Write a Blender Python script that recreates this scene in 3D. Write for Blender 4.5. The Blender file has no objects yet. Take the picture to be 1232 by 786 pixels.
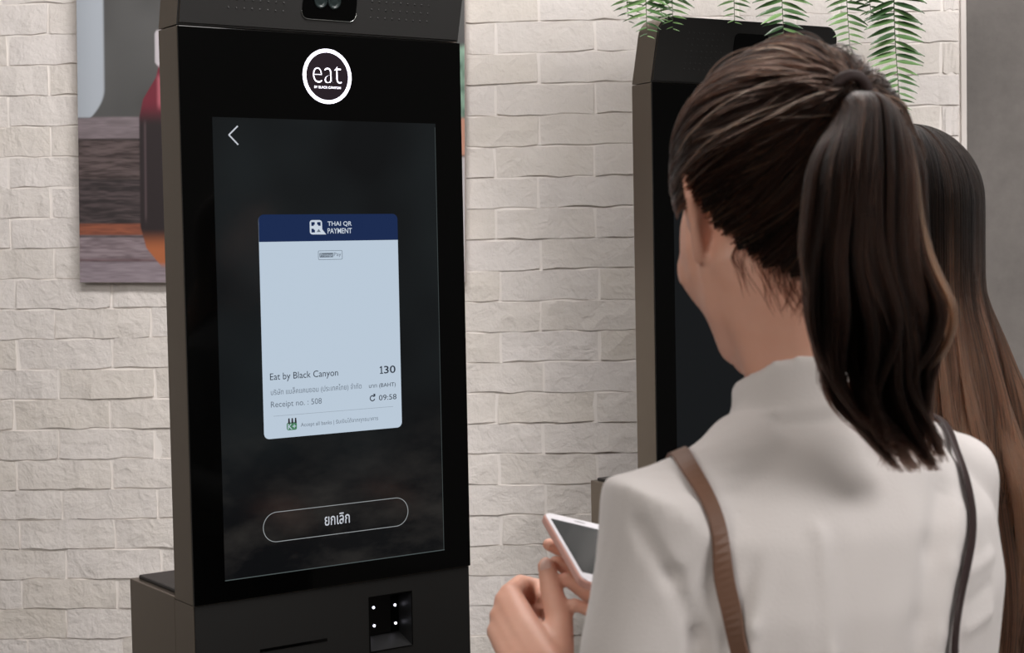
import bpy, bmesh, math, random
import numpy as np
from mathutils import Vector, Matrix
from mathutils.bvhtree import BVHTree

random.seed(7)
rng = np.random.default_rng(11)
SC = bpy.context.scene
COL = SC.collection

# ------------------------------------------------------------------ camera
PITCH, ROLL = math.radians(2.790), math.radians(1.0946)
fwd = Vector((0, math.cos(PITCH), -math.sin(PITCH)))
up0 = Vector((0, math.sin(PITCH), math.cos(PITCH)))
rt0 = Vector((1, 0, 0))
rt = rt0 * math.cos(ROLL) - up0 * math.sin(ROLL)
up = rt0 * math.sin(ROLL) + up0 * math.cos(ROLL)
cam = bpy.data.cameras.new('camera')
cam.sensor_width = 36
cam.lens = 58.16
cam.clip_start = 0.02
cam.dof.use_dof = True
cam.dof.focus_distance = 2.75
cam.dof.aperture_fstop = 16
cam_ob = bpy.data.objects.new('camera', cam)
m = Matrix((rt, up, -fwd)).transposed().to_4x4()
m.translation = (0, 0, 1.45)
cam_ob.matrix_world = m
COL.objects.link(cam_ob)
SC.camera = cam_ob

# ------------------------------------------------------------------ world, lights, exposure
w = bpy.data.worlds.new('world')
SC.world = w
w.use_nodes = True
w.node_tree.nodes['Background'].inputs[0].default_value = (1.0, 0.95, 0.9, 1)
w.node_tree.nodes['Background'].inputs[1].default_value = 0.10


def area(name, loc, target, size, energy, color=(1, 1, 1), size_y=None):
    l = bpy.data.lights.new(name, 'AREA')
    l.energy = energy
    l.color = color
    l.size = size
    if size_y:
        l.shape = 'RECTANGLE'
        l.size_y = size_y
    o = bpy.data.objects.new(name, l)
    o.location = loc
    o.rotation_euler = (Vector(target) - Vector(loc)).to_track_quat('-Z', 'Y').to_euler()
    COL.objects.link(o)
    return o


area('ceiling_panel_light', (0.5, 2.1, 2.95), (0.4, 4.0, 0.1), 2.7, 116, (1.0, 0.965, 0.945), .7)
area('ceiling_panel_light', (2.4, -0.4, 2.95), (0.4, 3.2, 1.0), 1.8, 104, (1.0, 0.965, 0.94), 1.2)
area('ceiling_panel_light', (-1.8, -1.5, 2.95), (0.3, 1.3, 1.0), 1.4, 74, (1.0, 0.94, 0.88), 1.4)
SC.view_settings.view_transform = 'Standard'
SC.view_settings.look = 'None'
SC.view_settings.exposure = 0.1
SC.view_settings.gamma = 1.0
SC.view_settings.use_curve_mapping = False


# ------------------------------------------------------------------ helpers
def lin(r, g, b):
    f = lambda c: (c / 255 / 12.92) if c / 255 <= .04045 else ((c / 255 + .055) / 1.055) ** 2.4
    return (f(r), f(g), f(b), 1)


class NT:
    def __init__(self, name):
        self.mat = bpy.data.materials.new(name)
        self.mat.use_nodes = True
        self.t = self.mat.node_tree
        self.b = self.t.nodes['Principled BSDF']

    def n(self, typ, **kw):
        nd = self.t.nodes.new(typ)
        for k, v in kw.items():
            if k.startswith('i_'):
                key = k[2:]
                nd.inputs[int(key) if key.isdigit() else key.replace('_', ' ')].default_value = v
            else:
                setattr(nd, k, v)
        return nd

    def l(self, a, ao, b, bi):
        self.t.links.new(a.outputs[ao], b.inputs[bi])

    def ramp(self, stops):
        r = self.n('ShaderNodeValToRGB')
        els = r.color_ramp.elements
        while len(els) < len(stops):
            els.new(0.5)
        for e, (p, c) in zip(els, stops):
            e.position = p
            e.color = c
        return r

    def bump(self, src, out, strength, dist=0.002):
        bp = self.n('ShaderNodeBump', i_Strength=strength, i_Distance=dist)
        self.l(src, out, bp, 'Height')
        self.l(bp, 'Normal', self.b, 'Normal')
        return bp


def mat(name, col, rough=0.5, metal=0.0, spec=0.5, emit=None, estr=1.0, coat=0.0):
    k = NT(name)
    k.b.inputs['Base Color'].default_value = col
    k.b.inputs['Roughness'].default_value = rough
    k.b.inputs['Metallic'].default_value = metal
    k.b.inputs['Specular IOR Level'].default_value = spec
    k.b.inputs['Coat Weight'].default_value = coat
    if emit:
        k.b.inputs['Emission Color'].default_value = emit
        k.b.inputs['Emission Strength'].default_value = estr
    return k.mat


def link(name, me, parent=None, material=None, smooth=False):
    o = bpy.data.objects.new(name, me)
    COL.objects.link(o)
    if parent is not None:
        o.parent = parent
    if material is not None and len(me.materials) == 0:
        me.materials.append(material)
    if smooth and len(me.polygons):
        me.polygons.foreach_set('use_smooth', [True] * len(me.polygons))
    return o


def tag(o, label=None, cat=None, group=None, kind=None):
    if label: o['label'] = label
    if cat: o['category'] = cat
    if group: o['group'] = group
    if kind: o['kind'] = kind
    return o


def empty(name, loc=(0, 0, 0), rz=0.0):
    o = bpy.data.objects.new(name, None)
    o.empty_display_size = 0.1
    o.location = loc
    o.rotation_euler = (0, 0, rz)
    COL.objects.link(o)
    return o


def pyd(name, v, f):
    me = bpy.data.meshes.new(name)
    me.from_pydata([tuple(map(float, q)) for q in v], [], f)
    me.update()
    return me


def bm_mesh(bm, name):
    me = bpy.data.meshes.new(name)
    bm.to_mesh(me)
    bm.free()
    return me


def box_bm(bm, lo, hi, bevel=0.0, seg=2):
    t = bmesh.new()
    bmesh.ops.create_cube(t, size=1)
    for v in t.verts:
        v.co = Vector([(lo[i] + hi[i]) / 2 + v.co[i] * (hi[i] - lo[i]) for i in range(3)])
    if bevel > 0:
        bmesh.ops.bevel(t, geom=t.edges[:], offset=bevel, segments=seg, profile=.5, affect='EDGES')
    me = bm_mesh(t, 'tmp')
    bm.from_mesh(me)
    bpy.data.meshes.remove(me)


def box(name, lo, hi, parent, material, bevel=0.0, seg=2):
    bm = bmesh.new()
    box_bm(bm, lo, hi, bevel, seg)
    return link(name, bm_mesh(bm, name), parent, material)


class MB:
    """collects closed lofts, as numpy vertices and index faces"""
    def __init__(self):
        self.v = []
        self.f = []
        self.n = 0

    def add(self, v, f):
        v = np.asarray(v, float)
        self.v.append(v)
        self.f += [tuple(i + self.n for i in q) for q in f]
        self.n += len(v)

    def rings(self, rings, cap=True):
        k = len(rings[0])
        v = np.concatenate(rings)
        f = []
        for i in range(len(rings) - 1):
            for j in range(k):
                a, b = i * k + j, i * k + (j + 1) % k
                f.append((a, b, b + k, a + k))
        if cap:
            f.append(tuple(range(k - 1, -1, -1)))
            o = (len(rings) - 1) * k
            f.append(tuple(range(o, o + k)))
        self.add(v, f)

    def tube(self, pts, rad, seg=14, flat=None):
        """round ended tube along pts; rad per point (or pair); rounded ends"""
        P = [np.array(p, float) for p in pts]
        R = [np.array(r if hasattr(r, '__len__') else (r, r), float) for r in rad]
        tang = []
        for i in range(len(P)):
            a = P[max(0, i - 1)]
            b = P[min(len(P) - 1, i + 1)]
            t = b - a
            tang.append(t / (np.linalg.norm(t) + 1e-9))
        ref = np.array(flat, float) if flat is not None else np.array([0.31, 0.77, 0.55])
        rings = []
        th = np.linspace(0, 2 * np.pi, seg, endpoint=False)

        def ring(c, t, r):
            x = ref - t * (ref @ t)
            x /= np.linalg.norm(x) + 1e-9
            y = np.cross(t, x)
            return c + np.outer(np.cos(th) * r[0], x) + np.outer(np.sin(th) * r[1], y)
        for a in (80, 60, 35, 15):
            s, c = math.sin(math.radians(a)), math.cos(math.radians(a))
            rings.append(ring(P[0] - tang[0] * R[0].mean() * s, tang[0], R[0] * c))
        for p, t, r in zip(P, tang, R):
            rings.append(ring(p, t, r))
        for a in (15, 35, 60, 80):
            s, c = math.sin(math.radians(a)), math.cos(math.radians(a))
            rings.append(ring(P[-1] + tang[-1] * R[-1].mean() * s, tang[-1], R[-1] * c))
        self.rings(rings)

    def blob(self, c, r, M=None, seg=20, rg=12):
        rings = []
        th = np.linspace(0, 2 * np.pi, seg, endpoint=False)
        for i in range(rg + 1):
            a = -math.pi / 2 + math.pi * (i + .02) / (rg + .04)
            v = np.stack([np.cos(th) * math.cos(a) * r[0], np.sin(th) * math.cos(a) * r[1], np.full(seg, math.sin(a) * r[2])], 1)
            if M is not None:
                v = v @ np.array(M).T
            rings.append(v + np.array(c))
        self.rings(rings)

    def V(self):
        return np.concatenate(self.v)

    def mesh(self, name):
        return pyd(name, self.V(), self.f)


def crom(pts, n):
    """Catmull-Rom through pts, n samples"""
    P = np.array(pts, float)
    P = np.concatenate([[2 * P[0] - P[1]], P, [2 * P[-1] - P[-2]]])
    m_ = len(P) - 3
    out = []
    for t in np.linspace(0, m_ - 1e-9, n):
        i = int(t)
        u = t - i
        a, b, c, d = P[i:i + 4]
        out.append(.5 * (2 * b + (c - a) * u + (2 * a - 5 * b + 4 * c - d) * u * u + (3 * b - a - 3 * c + d) * u ** 3))
    return np.array(out)


def remesh(me, voxel, smooth=2, fac=0.5):
    o = bpy.data.objects.new('tmp', me)
    COL.objects.link(o)
    r = o.modifiers.new('r', 'REMESH')
    r.mode = 'VOXEL'
    r.voxel_size = voxel
    if smooth:
        s = o.modifiers.new('s', 'SMOOTH')
        s.factor = fac
        s.iterations = smooth
    dg = bpy.context.evaluated_depsgraph_get()
    out = bpy.data.meshes.new_from_object(o.evaluated_get(dg))
    bpy.data.objects.remove(o)
    bpy.data.meshes.remove(me)
    out.polygons.foreach_set('use_smooth', [True] * len(out.polygons))
    return out


def get_v(me):
    a = np.empty(len(me.vertices) * 3, np.float32)
    me.vertices.foreach_get('co', a)
    return a.reshape(-1, 3).astype(float)


def get_n(me):
    a = np.empty(len(me.vertices) * 3, np.float32)
    me.vertex_normals.foreach_get('vector', a)
    return a.reshape(-1, 3).astype(float)


def set_v(me, v):
    me.vertices.foreach_set('co', np.asarray(v, np.float32).ravel())
    me.update()


def vnoise(x, y, seed=0):
    """smooth 2-D value noise, numpy"""
    xi = np.floor(x).astype(int)
    yi = np.floor(y).astype(int)
    fx, fy = x - xi, y - yi
    fx = fx * fx * (3 - 2 * fx)
    fy = fy * fy * (3 - 2 * fy)
    h = lambda a, b: (np.sin(a * 127.1 + b * 311.7 + seed * 74.7) * 43758.5453) % 1.0
    return (h(xi, yi) * (1 - fx) + h(xi + 1, yi) * fx) * (1 - fy) + (h(xi, yi + 1) * (1 - fx) + h(xi + 1, yi + 1) * fx) * fy


# ------------------------------------------------------------------ setting: walls, floor, ceiling
WY = -0.0543
WALL = Matrix.Translation((0, 4.1, 0)) @ Matrix.Rotation(WY, 4, 'Z')     # local x along the wall, -y towards the room

k = NT('white_painted_brick')
tc = k.n('ShaderNodeTexCoord')
oi = k.n('ShaderNodeObjectInfo')
n1 = k.n('ShaderNodeTexNoise', i_Scale=9.0, i_Detail=5.0)
n2 = k.n('ShaderNodeTexNoise', i_Scale=38.0, i_Detail=6.0, i_Roughness=.62)
mp = k.n('ShaderNodeVectorMath', operation='ADD')
off = k.n('ShaderNodeVectorMath', operation='SCALE')
cmb = k.n('ShaderNodeCombineXYZ')
k.l(oi, 'Random', cmb, 0); k.l(oi, 'Random', cmb, 2)
k.l(cmb, 0, off, 0); off.inputs['Scale'].default_value = 7.0
k.l(tc, 'Object', mp, 0); k.l(off, 0, mp, 1)
k.l(mp, 0, n1, 'Vector'); k.l(mp, 0, n2, 'Vector')
rp = k.ramp([(0.0, (.715, .655, .585, 1)), (.3, (.75, .70, .65, 1)), (.65, (.78, .735, .705, 1)), (1.0, (.82, .775, .755, 1))])
mx = k.n('ShaderNodeMath', operation='MULTIPLY_ADD', i_1=.55, i_2=0.0)
k.l(n1, 'Fac', mx, 0)
ad = k.n('ShaderNodeMath', operation='MULTIPLY_ADD', i_1=.55)
k.l(oi, 'Random', ad, 0); k.l(mx, 0, ad, 2)
k.l(ad, 0, rp, 0); k.l(rp, 0, k.b, 'Base Color')
k.b.inputs['Roughness'].default_value = .75
n3 = k.n('ShaderNodeTexNoise', i_Scale=16.0, i_Detail=4.0, i_Roughness=.5, i_Distortion=1.6)
k.l(mp, 0, n3, 'Vector')
r3 = k.ramp([(.40, (0, 0, 0, 1)), (.52, (.55, .55, .55, 1)), (.56, (1, 1, 1, 1)), (1.0, (.8, .8, .8, 1))])
k.l(n3, 'Fac', r3, 0)
bp1 = k.bump(n2, 'Fac', .8, .006)
bp2 = k.n('ShaderNodeBump', i_Strength=.22, i_Distance=.006)
k.l(r3, 0, bp2, 'Height'); k.l(bp1, 'Normal', bp2, 'Normal'); k.l(bp2, 'Normal', k.b, 'Normal')
BRICK = k.mat
MORTAR = mat('white_mortar', (.87, .825, .79, 1), .85)

wall = pyd('wall_back', [(-4, 0, 0), (1.114, 0, 0), (1.114, 0, 3), (-4, 0, 3), (-4, .12, 0), (1.114, .12, 0), (1.114, .12, 3), (-4, .12, 3)],
           [(0, 1, 2, 3), (5, 4, 7, 6), (0, 3, 7, 4), (1, 5, 6, 2), (3, 2, 6, 7), (0, 4, 5, 1)])
wall_ob = link('wall_back', wall, None, MORTAR)
wall_ob.matrix_world = WALL
tag(wall_ob, kind='structure')
BL, BH, GAP = .2445, .0762, .0070


def brick_geo(L, H, seed):
    r = random.Random(seed)
    nx, nz = 6, 2
    top, bot = r.uniform(.002, .004), r.uniform(.0025, .0065)
    bv = [max(.001, bot + r.uniform(-.003, .003)) for _ in range(nx + 1)]
    V, F = [], []
    zb = [r.uniform(-.0034, .0026) for _ in range(nx + 1)]
    zt = [r.uniform(-.0030, .0020) for _ in range(nx + 1)]
    for j in range(nz + 1):
        for i in range(nx + 1):
            x = GAP / 2 + (L - GAP) * i / nx
            z = GAP / 2 * .6 + (H - GAP * .6) * j / nz
            if j == 0: z += zb[i]
            if j == nz: z += zt[i]
            if i in (0, nx): x += r.uniform(-.0018, .0018)
            t = j / nz
            y = -(bv[i] * (1 - t) + top * t) + r.uniform(-.0018, .0018)
            if i in (0, nx): y += .0012
            V.append((x, y, z))
    n_ = len(V)
    for j in range(nz):
        for i in range(nx):
            a = j * (nx + 1) + i
            F.append((a, a + 1, a + nx + 2, a + nx + 1))
    per = [i for i in range(nx + 1)] + [(j + 1) * (nx + 1) - 1 for j in range(1, nz + 1)] + \
          [nz * (nx + 1) + i for i in range(nx - 1, -1, -1)] + [j * (nx + 1) for j in range(nz - 1, 0, -1)]
    for i in per:
        V.append((V[i][0], .004, V[i][2]))
    for q in range(len(per)):
        a, b = per[q], per[(q + 1) % len(per)]
        c, d = n_ + (q + 1) % len(per), n_ + q
        F.append((b, a, d, c))
    return V, F


brick_me = []
for s in range(14):
    V, F = brick_geo(BL, BH, s)
    me = pyd('brick', V, F)
    me.materials.append(BRICK)
    brick_me.append(me)
half_me = {}
far = MB()
U0, U1 = -1.33, 1.1005
for r_ in range(-15, 20):
    z0 = 1.238 + BH * r_
    if z0 < 0.02 or z0 > 2.9: continue
    inview = .38 < z0 < 2.13
    ph = .073 if r_ % 2 == 0 else -.034
    ph += random.uniform(-.008, .008)
    i0 = int(math.floor((-3.9 - ph) / BL))
    for i in range(i0, 20):
        u = ph + i * BL
        L = BL
        if u > U1 - .02: break
        if u + L > U1 - .012: L = U1 - u
        if inview and u + L > U0:
            if abs(L - BL) < 1e-6:
                me = random.choice(brick_me)
            else:
                V, F = brick_geo(L, BH, 100 + r_)
                me = pyd('brick', V, F)
                me.materials.append(BRICK)
            o = link('brick', me, wall_ob)
            o.location = (u, random.uniform(-.0012, .0006), z0)
            o.rotation_euler = (0, random.uniform(-.006, .006), 0)
        else:
            V, F = brick_geo(L, BH, random.randrange(14))
            far.add(np.array(V) + [u, 0, z0], F)
fo = link('brick_courses', far.mesh('brick_courses'), wall_ob, BRICK)
tag(fo, kind='stuff')

o = box('trim_1', (1.1008, -.0115, 0), (1.1145, .05, 3.0), None, mat('plaster_edge', (.74, .69, .66, 1), .8), .002)
o.matrix_world = WALL
tag(o, kind='structure')

k = NT('grey_concrete')
tc = k.n('ShaderNodeTexCoord')
n1 = k.n('ShaderNodeTexNoise', i_Scale=3.2, i_Detail=8.0, i_Roughness=.62)
n2 = k.n('ShaderNodeTexNoise', i_Scale=14.0, i_Detail=8.0, i_Roughness=.7)
k.l(tc, 'Object', n1, 'Vector'); k.l(tc, 'Object', n2, 'Vector')
mx = k.n('ShaderNodeMix', data_type='FLOAT', i_0=.45)
k.l(n1, 'Fac', mx, 2); k.l(n2, 'Fac', mx, 3)
rp = k.ramp([(.25, (.105, .094, .088, 1)), (.5, (.150, .136, .127, 1)), (.72, (.20, .18, .168, 1))])
k.l(mx, 0, rp, 0); k.l(rp, 0, k.b, 'Base Color')
k.b.inputs['Roughness'].default_value = .7
k.bump(n2, 'Fac', .15, .004)
o = box('wall_right', (1.1148, -.002, 0), (3.6, .12, 3.0), None, k.mat)
o.matrix_world = WALL
tag(o, kind='structure')

k = NT('floor_tile')
tc = k.n('ShaderNodeTexCoord')
bt = k.n('ShaderNodeTexBrick', offset=0.0, i_Color1=(.16, .15, .14, 1), i_Color2=(.18, .168, .155, 1), i_Mortar=(.09, .085, .08, 1), i_Scale=1.0)
bt.inputs['Mortar Size'].default_value = .004
bt.inputs['Brick Width'].default_value = .6
bt.inputs['Row Height'].default_value = .6
k.l(tc, 'Object', bt, 'Vector'); k.l(bt, 'Color', k.b, 'Base Color')
k.b.inputs['Roughness'].default_value = .35
o = box('floor', (-4.2, -4, -.1), (4.2, 4.6, 0), None, k.mat)
tag(o, kind='structure')
o = box('ceiling', (-4.2, -4, 3.0), (4.2, 4.6, 3.1), None, mat('ceiling_paint', (.35, .33, .31, 1), .9))
tag(o, kind='structure')

# ------------------------------------------------------------------ canvas print on the wall
PW, PH = .962, 1.02
post = empty('canvas_print')
post.matrix_world = WALL @ Matrix.Translation((-1.0725, -.013, 1.379)) @ Matrix.Rotation(math.radians(1.1), 4, 'Y')
tag(post, 'large photo canvas of a dark bottle on wooden boards, on brick wall', 'picture')
box('canvas', (0, -.028, 0), (PW, 0, PH), post, mat('canvas_edge', lin(196, 186, 182), .8), .003)
gx, gz = 400, 420
X, Z = np.meshgrid(np.linspace(.001, PW - .001, gx), np.linspace(.001, PH - .001, gz))
S = .00206                                                  # metres on the print for one step of its grain
px, py = X / S, (PH - Z) / S - 157                          # py is 0 some way down the print, 338 at its foot


def sst(a, b, t):
    t = np.clip((t - a) / (b - a), 0, 1)
    return (t * t * (3 - 2 * t))[..., None]


def C(*c):
    return np.array(lin(*c)[:3])


img = np.ones(px.shape + (3,)) * C(84, 84, 84)
img = img * (1 - sst(60, 180, py - 0 * px) * .35)
img = img + (vnoise(px / 30, py / 30, 3)[..., None] - .5) * .03
bowl = sst(2, -2, px - (33 - np.clip(py - 105, 0, 40) ** 2 * .014)) * sst(2, -2, py - 140)
img = img * (1 - bowl) + (C(172, 180, 190) * (.8 + .25 * sst(-20, 30, px))) * bowl
wv = py + 3 * vnoise(px / 25, py / 20, 8)
g1 = vnoise(px / 26, wv / 2.6, 5) * .5 + vnoise(px / 10, wv / 1.3, 6) * .5


def band(img, y0, y1, ca, cb, grain, s=1.6):
    m_ = sst(y0 - s, y0 + s, py) * sst(y1 + s, y1 - s, py)
    t = np.clip((g1 - .5) * grain + .5, 0, 1)[..., None]
    return img * (1 - m_) + (C(*ca) * (1 - t) + C(*cb) * t) * m_


img2 = band(img, 139, 166, (108, 98, 102), (134, 122, 128), 1.2)
img2 = band(img2, 165, 216, (52, 40, 40), (98, 84, 84), 2.0)
img2 = band(img2, 214, 268, (38, 30, 32), (78, 66, 68), 2.0)
img2 = band(img2, 267, 281, (104, 56, 42), (158, 90, 64), 1.0)
img2 = band(img2, 281, 311, (112, 98, 104), (150, 136, 142), 1.8)
img2 = band(img2, 309, 313, (88, 68, 72), (120, 98, 104), 1.6)
img2 = band(img2, 313, 348, (126, 114, 122), (154, 142, 150), 1.4)
keep = bowl
img = img2 * (1 - keep) + img * keep
img = img * (1 - sst(2.5, 0, np.abs(py - 282.5))[..., 0:1] * .6) * (1 - sst(1.8, 0, np.abs(py - 166))[..., 0:1] * .5) * (1 - sst(4, 0, np.abs(py - 215))[..., 0:1] * .35)


def bottle(img, cx, dark=(30, 18, 22)):
    d = np.abs(px - cx)
    hw = np.interp(py, [36, 40, 74, 80, 92, 118, 140, 270, 296, 318], [15, 17, 17, 13, 16, 32, 37, 37, 30, 12])
    m_ = sst(1.2, -1.2, d - hw) * sst(34, 38, py) * sst(322, 312, py)
    body = np.ones(px.shape + (3,)) * C(*dark)
    body = body + (C(112, 26, 46) - C(*dark)) * sst(150, 118, py)
    body = body + (C(196, 190, 196) - body) * sst(82, 76, py)
    body = body + (C(172, 98, 58) - body) * sst(272, 300, py)
    body = body + (C(176, 92, 104) - body) * (sst(5, 0, np.abs(px - (cx - 12))) * sst(85, 95, py) * sst(135, 120, py))
    body = body + (C(86, 70, 74) - body) * (sst(2.5, 0, np.abs(px - (cx - 30))) * sst(140, 150, py) * sst(270, 255, py) * .7)
    return img * (1 - m_) + body * m_


img = bottle(img, 112)
img = bottle(img, 240, (52, 30, 22))
# leaves and a clay pot at the far side of the print
lf = vnoise(px / 9, py / 9, 9)[..., None]
mg = sst(380, 392, px) * sst(52, 62, py) * sst(146, 138, py)
img = img * (1 - mg) + (C(62, 92, 78) * (1 - lf) + C(168, 206, 184) * lf) * mg
mg = sst(392, 396, px) * sst(140, 144, py) * sst(188, 184, py)
img = img * (1 - mg) + C(208, 150, 128) * mg
mg = sst(392, 396, px) * sst(186, 190, py)
img = img * (1 - mg) + C(196, 192, 196) * mg
img = np.clip(img, .004, 1)
V = np.stack([X.ravel(), np.full(X.size, -.0286), Z.ravel()], 1)
idx = np.arange(gx * gz).reshape(gz, gx)
F = np.stack([idx[:-1, :-1].ravel(), idx[:-1, 1:].ravel(), idx[1:, 1:].ravel(), idx[1:, :-1].ravel()], 1)
me = bpy.data.meshes.new('print')
me.from_pydata(V.tolist(), [], F.tolist())
ca = me.color_attributes.new('ink', 'FLOAT_COLOR', 'POINT')
ca.data.foreach_set('color', np.concatenate([img.reshape(-1, 3), np.ones((gx * gz, 1))], 1).astype(np.float32).ravel())
k = NT('canvas_ink')
at_ = k.n('ShaderNodeAttribute', attribute_name='ink')
k.l(at_, 'Color', k.b, 'Base Color')
k.b.inputs['Roughness'].default_value = .6
link('printed_picture', me, post, k.mat)

# ------------------------------------------------------------------ kiosks
k = NT('brushed_side_metal')
tc = k.n('ShaderNodeTexCoord')
mpn = k.n('ShaderNodeMapping')
mpn.inputs['Scale'].default_value = (60, 60, 1.2)
nz_ = k.n('ShaderNodeTexNoise', i_Scale=6.0, i_Detail=3.0)
k.l(tc, 'Object', mpn, 0); k.l(mpn, 0, nz_, 'Vector')
k.b.inputs['Base Color'].default_value = (.235, .20, .163, 1)
k.b.inputs['Metallic'].default_value = .9
k.b.inputs['Roughness'].default_value = .36
k.bump(nz_, 'Fac', .05, .001)
SIDE = k.mat
FRONT = mat('dark_powder_coat', (.0065, .0063, .006, 1), .5, .0, .3)
HOODM = mat('dark_hood_coat', (.0110, .0107, .0104, 1), .5, .0, .4)
GLASS = mat('black_glass', (.0008, .0008, .0008, 1), .06, 0, .2)
LIDM = mat('dark_lid', (.022, .02, .02, 1), .4, .1, .5)
RIM = mat('bright_rim', (.5, .52, .5, 1), .25, 1.0)
HOLE = mat('hole_glint', (.035, .035, .035, 1), .4, .8)  # speaker holes in a lighter metallic grey, glint put into the colour
LENS = mat('lens_glass', (.012, .018, .018, 1), .3, 0, .35)
LED = mat('white_led', (.8, .8, .9, 1), .4, emit=(.85, .84, 1, 1), estr=3.0)
HALO = mat('lit_ring', (.9, .9, 1, 1), .4, emit=(.84, .79, 1.0, 1), estr=1.3)
BADGE = mat('badge_disc', (.006, .004, .006, 1), .2, 0, .3, emit=lin(30, 20, 26), estr=.5)


def ui(name, col, s=1.0):
    return mat(name, (.0, .0, .0, 1), .3, 0, .0, emit=col, estr=s * .93)


U_WHITE = ui('screen_white', lin(186, 201, 216))
U_NAVY = ui('screen_navy', lin(29, 44, 80))
U_TXT = ui('screen_dark_text', lin(48, 55, 66))
U_TXT2 = ui('screen_grey_text', lin(104, 114, 126))
U_LINE = ui('screen_rule', lin(146, 158, 170))
U_PALE = ui('screen_pale', lin(200, 210, 222))
U_ICON = ui('screen_icon', lin(196, 200, 208))
U_BTN = ui('screen_button_line', lin(148, 152, 154))
U_GREEN = ui('screen_green', lin(72, 124, 92))
U_RED = ui('screen_bars', lin(52, 50, 56))
U_EDGE = ui('display_edge', lin(74, 82, 82))

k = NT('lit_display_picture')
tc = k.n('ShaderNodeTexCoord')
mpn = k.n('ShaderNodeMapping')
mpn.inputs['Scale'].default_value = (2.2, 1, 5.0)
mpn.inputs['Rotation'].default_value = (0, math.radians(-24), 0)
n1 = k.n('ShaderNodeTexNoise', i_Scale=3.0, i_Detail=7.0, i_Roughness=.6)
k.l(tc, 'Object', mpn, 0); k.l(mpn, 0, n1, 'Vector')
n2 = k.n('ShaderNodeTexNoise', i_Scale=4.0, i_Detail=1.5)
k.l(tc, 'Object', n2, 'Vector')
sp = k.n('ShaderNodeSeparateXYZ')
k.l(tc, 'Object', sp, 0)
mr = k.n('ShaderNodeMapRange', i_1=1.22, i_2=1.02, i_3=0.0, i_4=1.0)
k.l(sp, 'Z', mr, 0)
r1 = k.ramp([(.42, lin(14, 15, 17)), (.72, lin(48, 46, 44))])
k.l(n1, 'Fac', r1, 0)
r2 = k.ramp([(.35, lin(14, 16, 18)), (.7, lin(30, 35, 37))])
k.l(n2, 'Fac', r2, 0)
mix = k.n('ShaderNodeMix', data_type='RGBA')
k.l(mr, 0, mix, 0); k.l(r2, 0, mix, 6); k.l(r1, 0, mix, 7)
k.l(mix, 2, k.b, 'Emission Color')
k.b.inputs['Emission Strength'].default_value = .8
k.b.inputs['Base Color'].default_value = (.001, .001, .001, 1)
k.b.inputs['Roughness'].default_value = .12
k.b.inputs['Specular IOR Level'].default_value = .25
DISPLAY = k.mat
DIM = mat('dim_display', (.002, .002, .002, 1), .12, 0, .3, emit=lin(20, 23, 26), estr=.6)


def flat(name, poly, y, parent, material, z_of=None, thick=0.0004):
    """a thin plate from an (x, z) outline, at depth y, its face towards -y"""
    n_ = len(poly)
    V = [(x, y if z_of is None else y + z_of(z), z) for x, z in poly] + [(x, (y if z_of is None else y + z_of(z)) + thick, z) for x, z in poly]
    F = [tuple(range(n_)), tuple(range(2 * n_ - 1, n_ - 1, -1))] + [(i, i + n_, (i + 1) % n_ + n_, (i + 1) % n_) for i in range(n_)]
    return link(name, pyd(name, V, F), parent, material)


def rrect(x0, x1, z0, z1, r, seg=6, corners=(1, 1, 1, 1)):
    """outline counter-clockwise seen from -y; corners: lower left, lower right, upper right, upper left"""
    out = []
    for (cx, cz, a0, on) in ((x0 + r, z0 + r, 180, corners[0]), (x1 - r, z0 + r, 270, corners[1]), (x1 - r, z1 - r, 0, corners[2]), (x0 + r, z1 - r, 90, corners[3])):
        if on:
            for s in range(seg + 1):
                a = math.radians(a0 + 90 * s / seg)
                out.append((cx + r * math.cos(a), cz + r * math.sin(a)))
        else:
            sx = -1 if a0 in (180, 90) else 1
            sz = -1 if a0 in (180, 270) else 1
            out.append((cx + r * sx, cz + r * sz))
    return out


def strokes(name, lines, wd, y, parent, material):
    """thin bars (x, z) drawn as joined plates"""
    mb = MB()
    for ln in lines:
        n_ = len(ln)
        a = np.array(ln, float)
        t = np.gradient(a, axis=0)
        t /= np.linalg.norm(t, axis=1)[:, None] + 1e-12
        nn = np.stack([-t[:, 1], t[:, 0]], 1) * wd / 2
        L_, R_ = a + nn, a - nn
        V, F = [], []
        for i in range(n_):
            V += [(L_[i, 0], y, L_[i, 1]), (R_[i, 0], y, R_[i, 1]), (L_[i, 0], y + .0003, L_[i, 1]), (R_[i, 0], y + .0003, R_[i, 1])]
        for i in range(n_ - 1):
            q, w_ = 4 * i, 4 * i + 4
            F += [(q, w_, w_ + 1, q + 1), (q, q + 2, w_ + 2, w_), (q + 1, w_ + 1, w_ + 3, q + 3), (q + 2, q + 3, w_ + 3, w_ + 2)]
        F += [(0, 1, 3, 2), (4 * n_ - 4, 4 * n_ - 2, 4 * n_ - 1, 4 * n_ - 3)]
        mb.add(V, F)
    return link(name, mb.mesh(name), parent, material)


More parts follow.
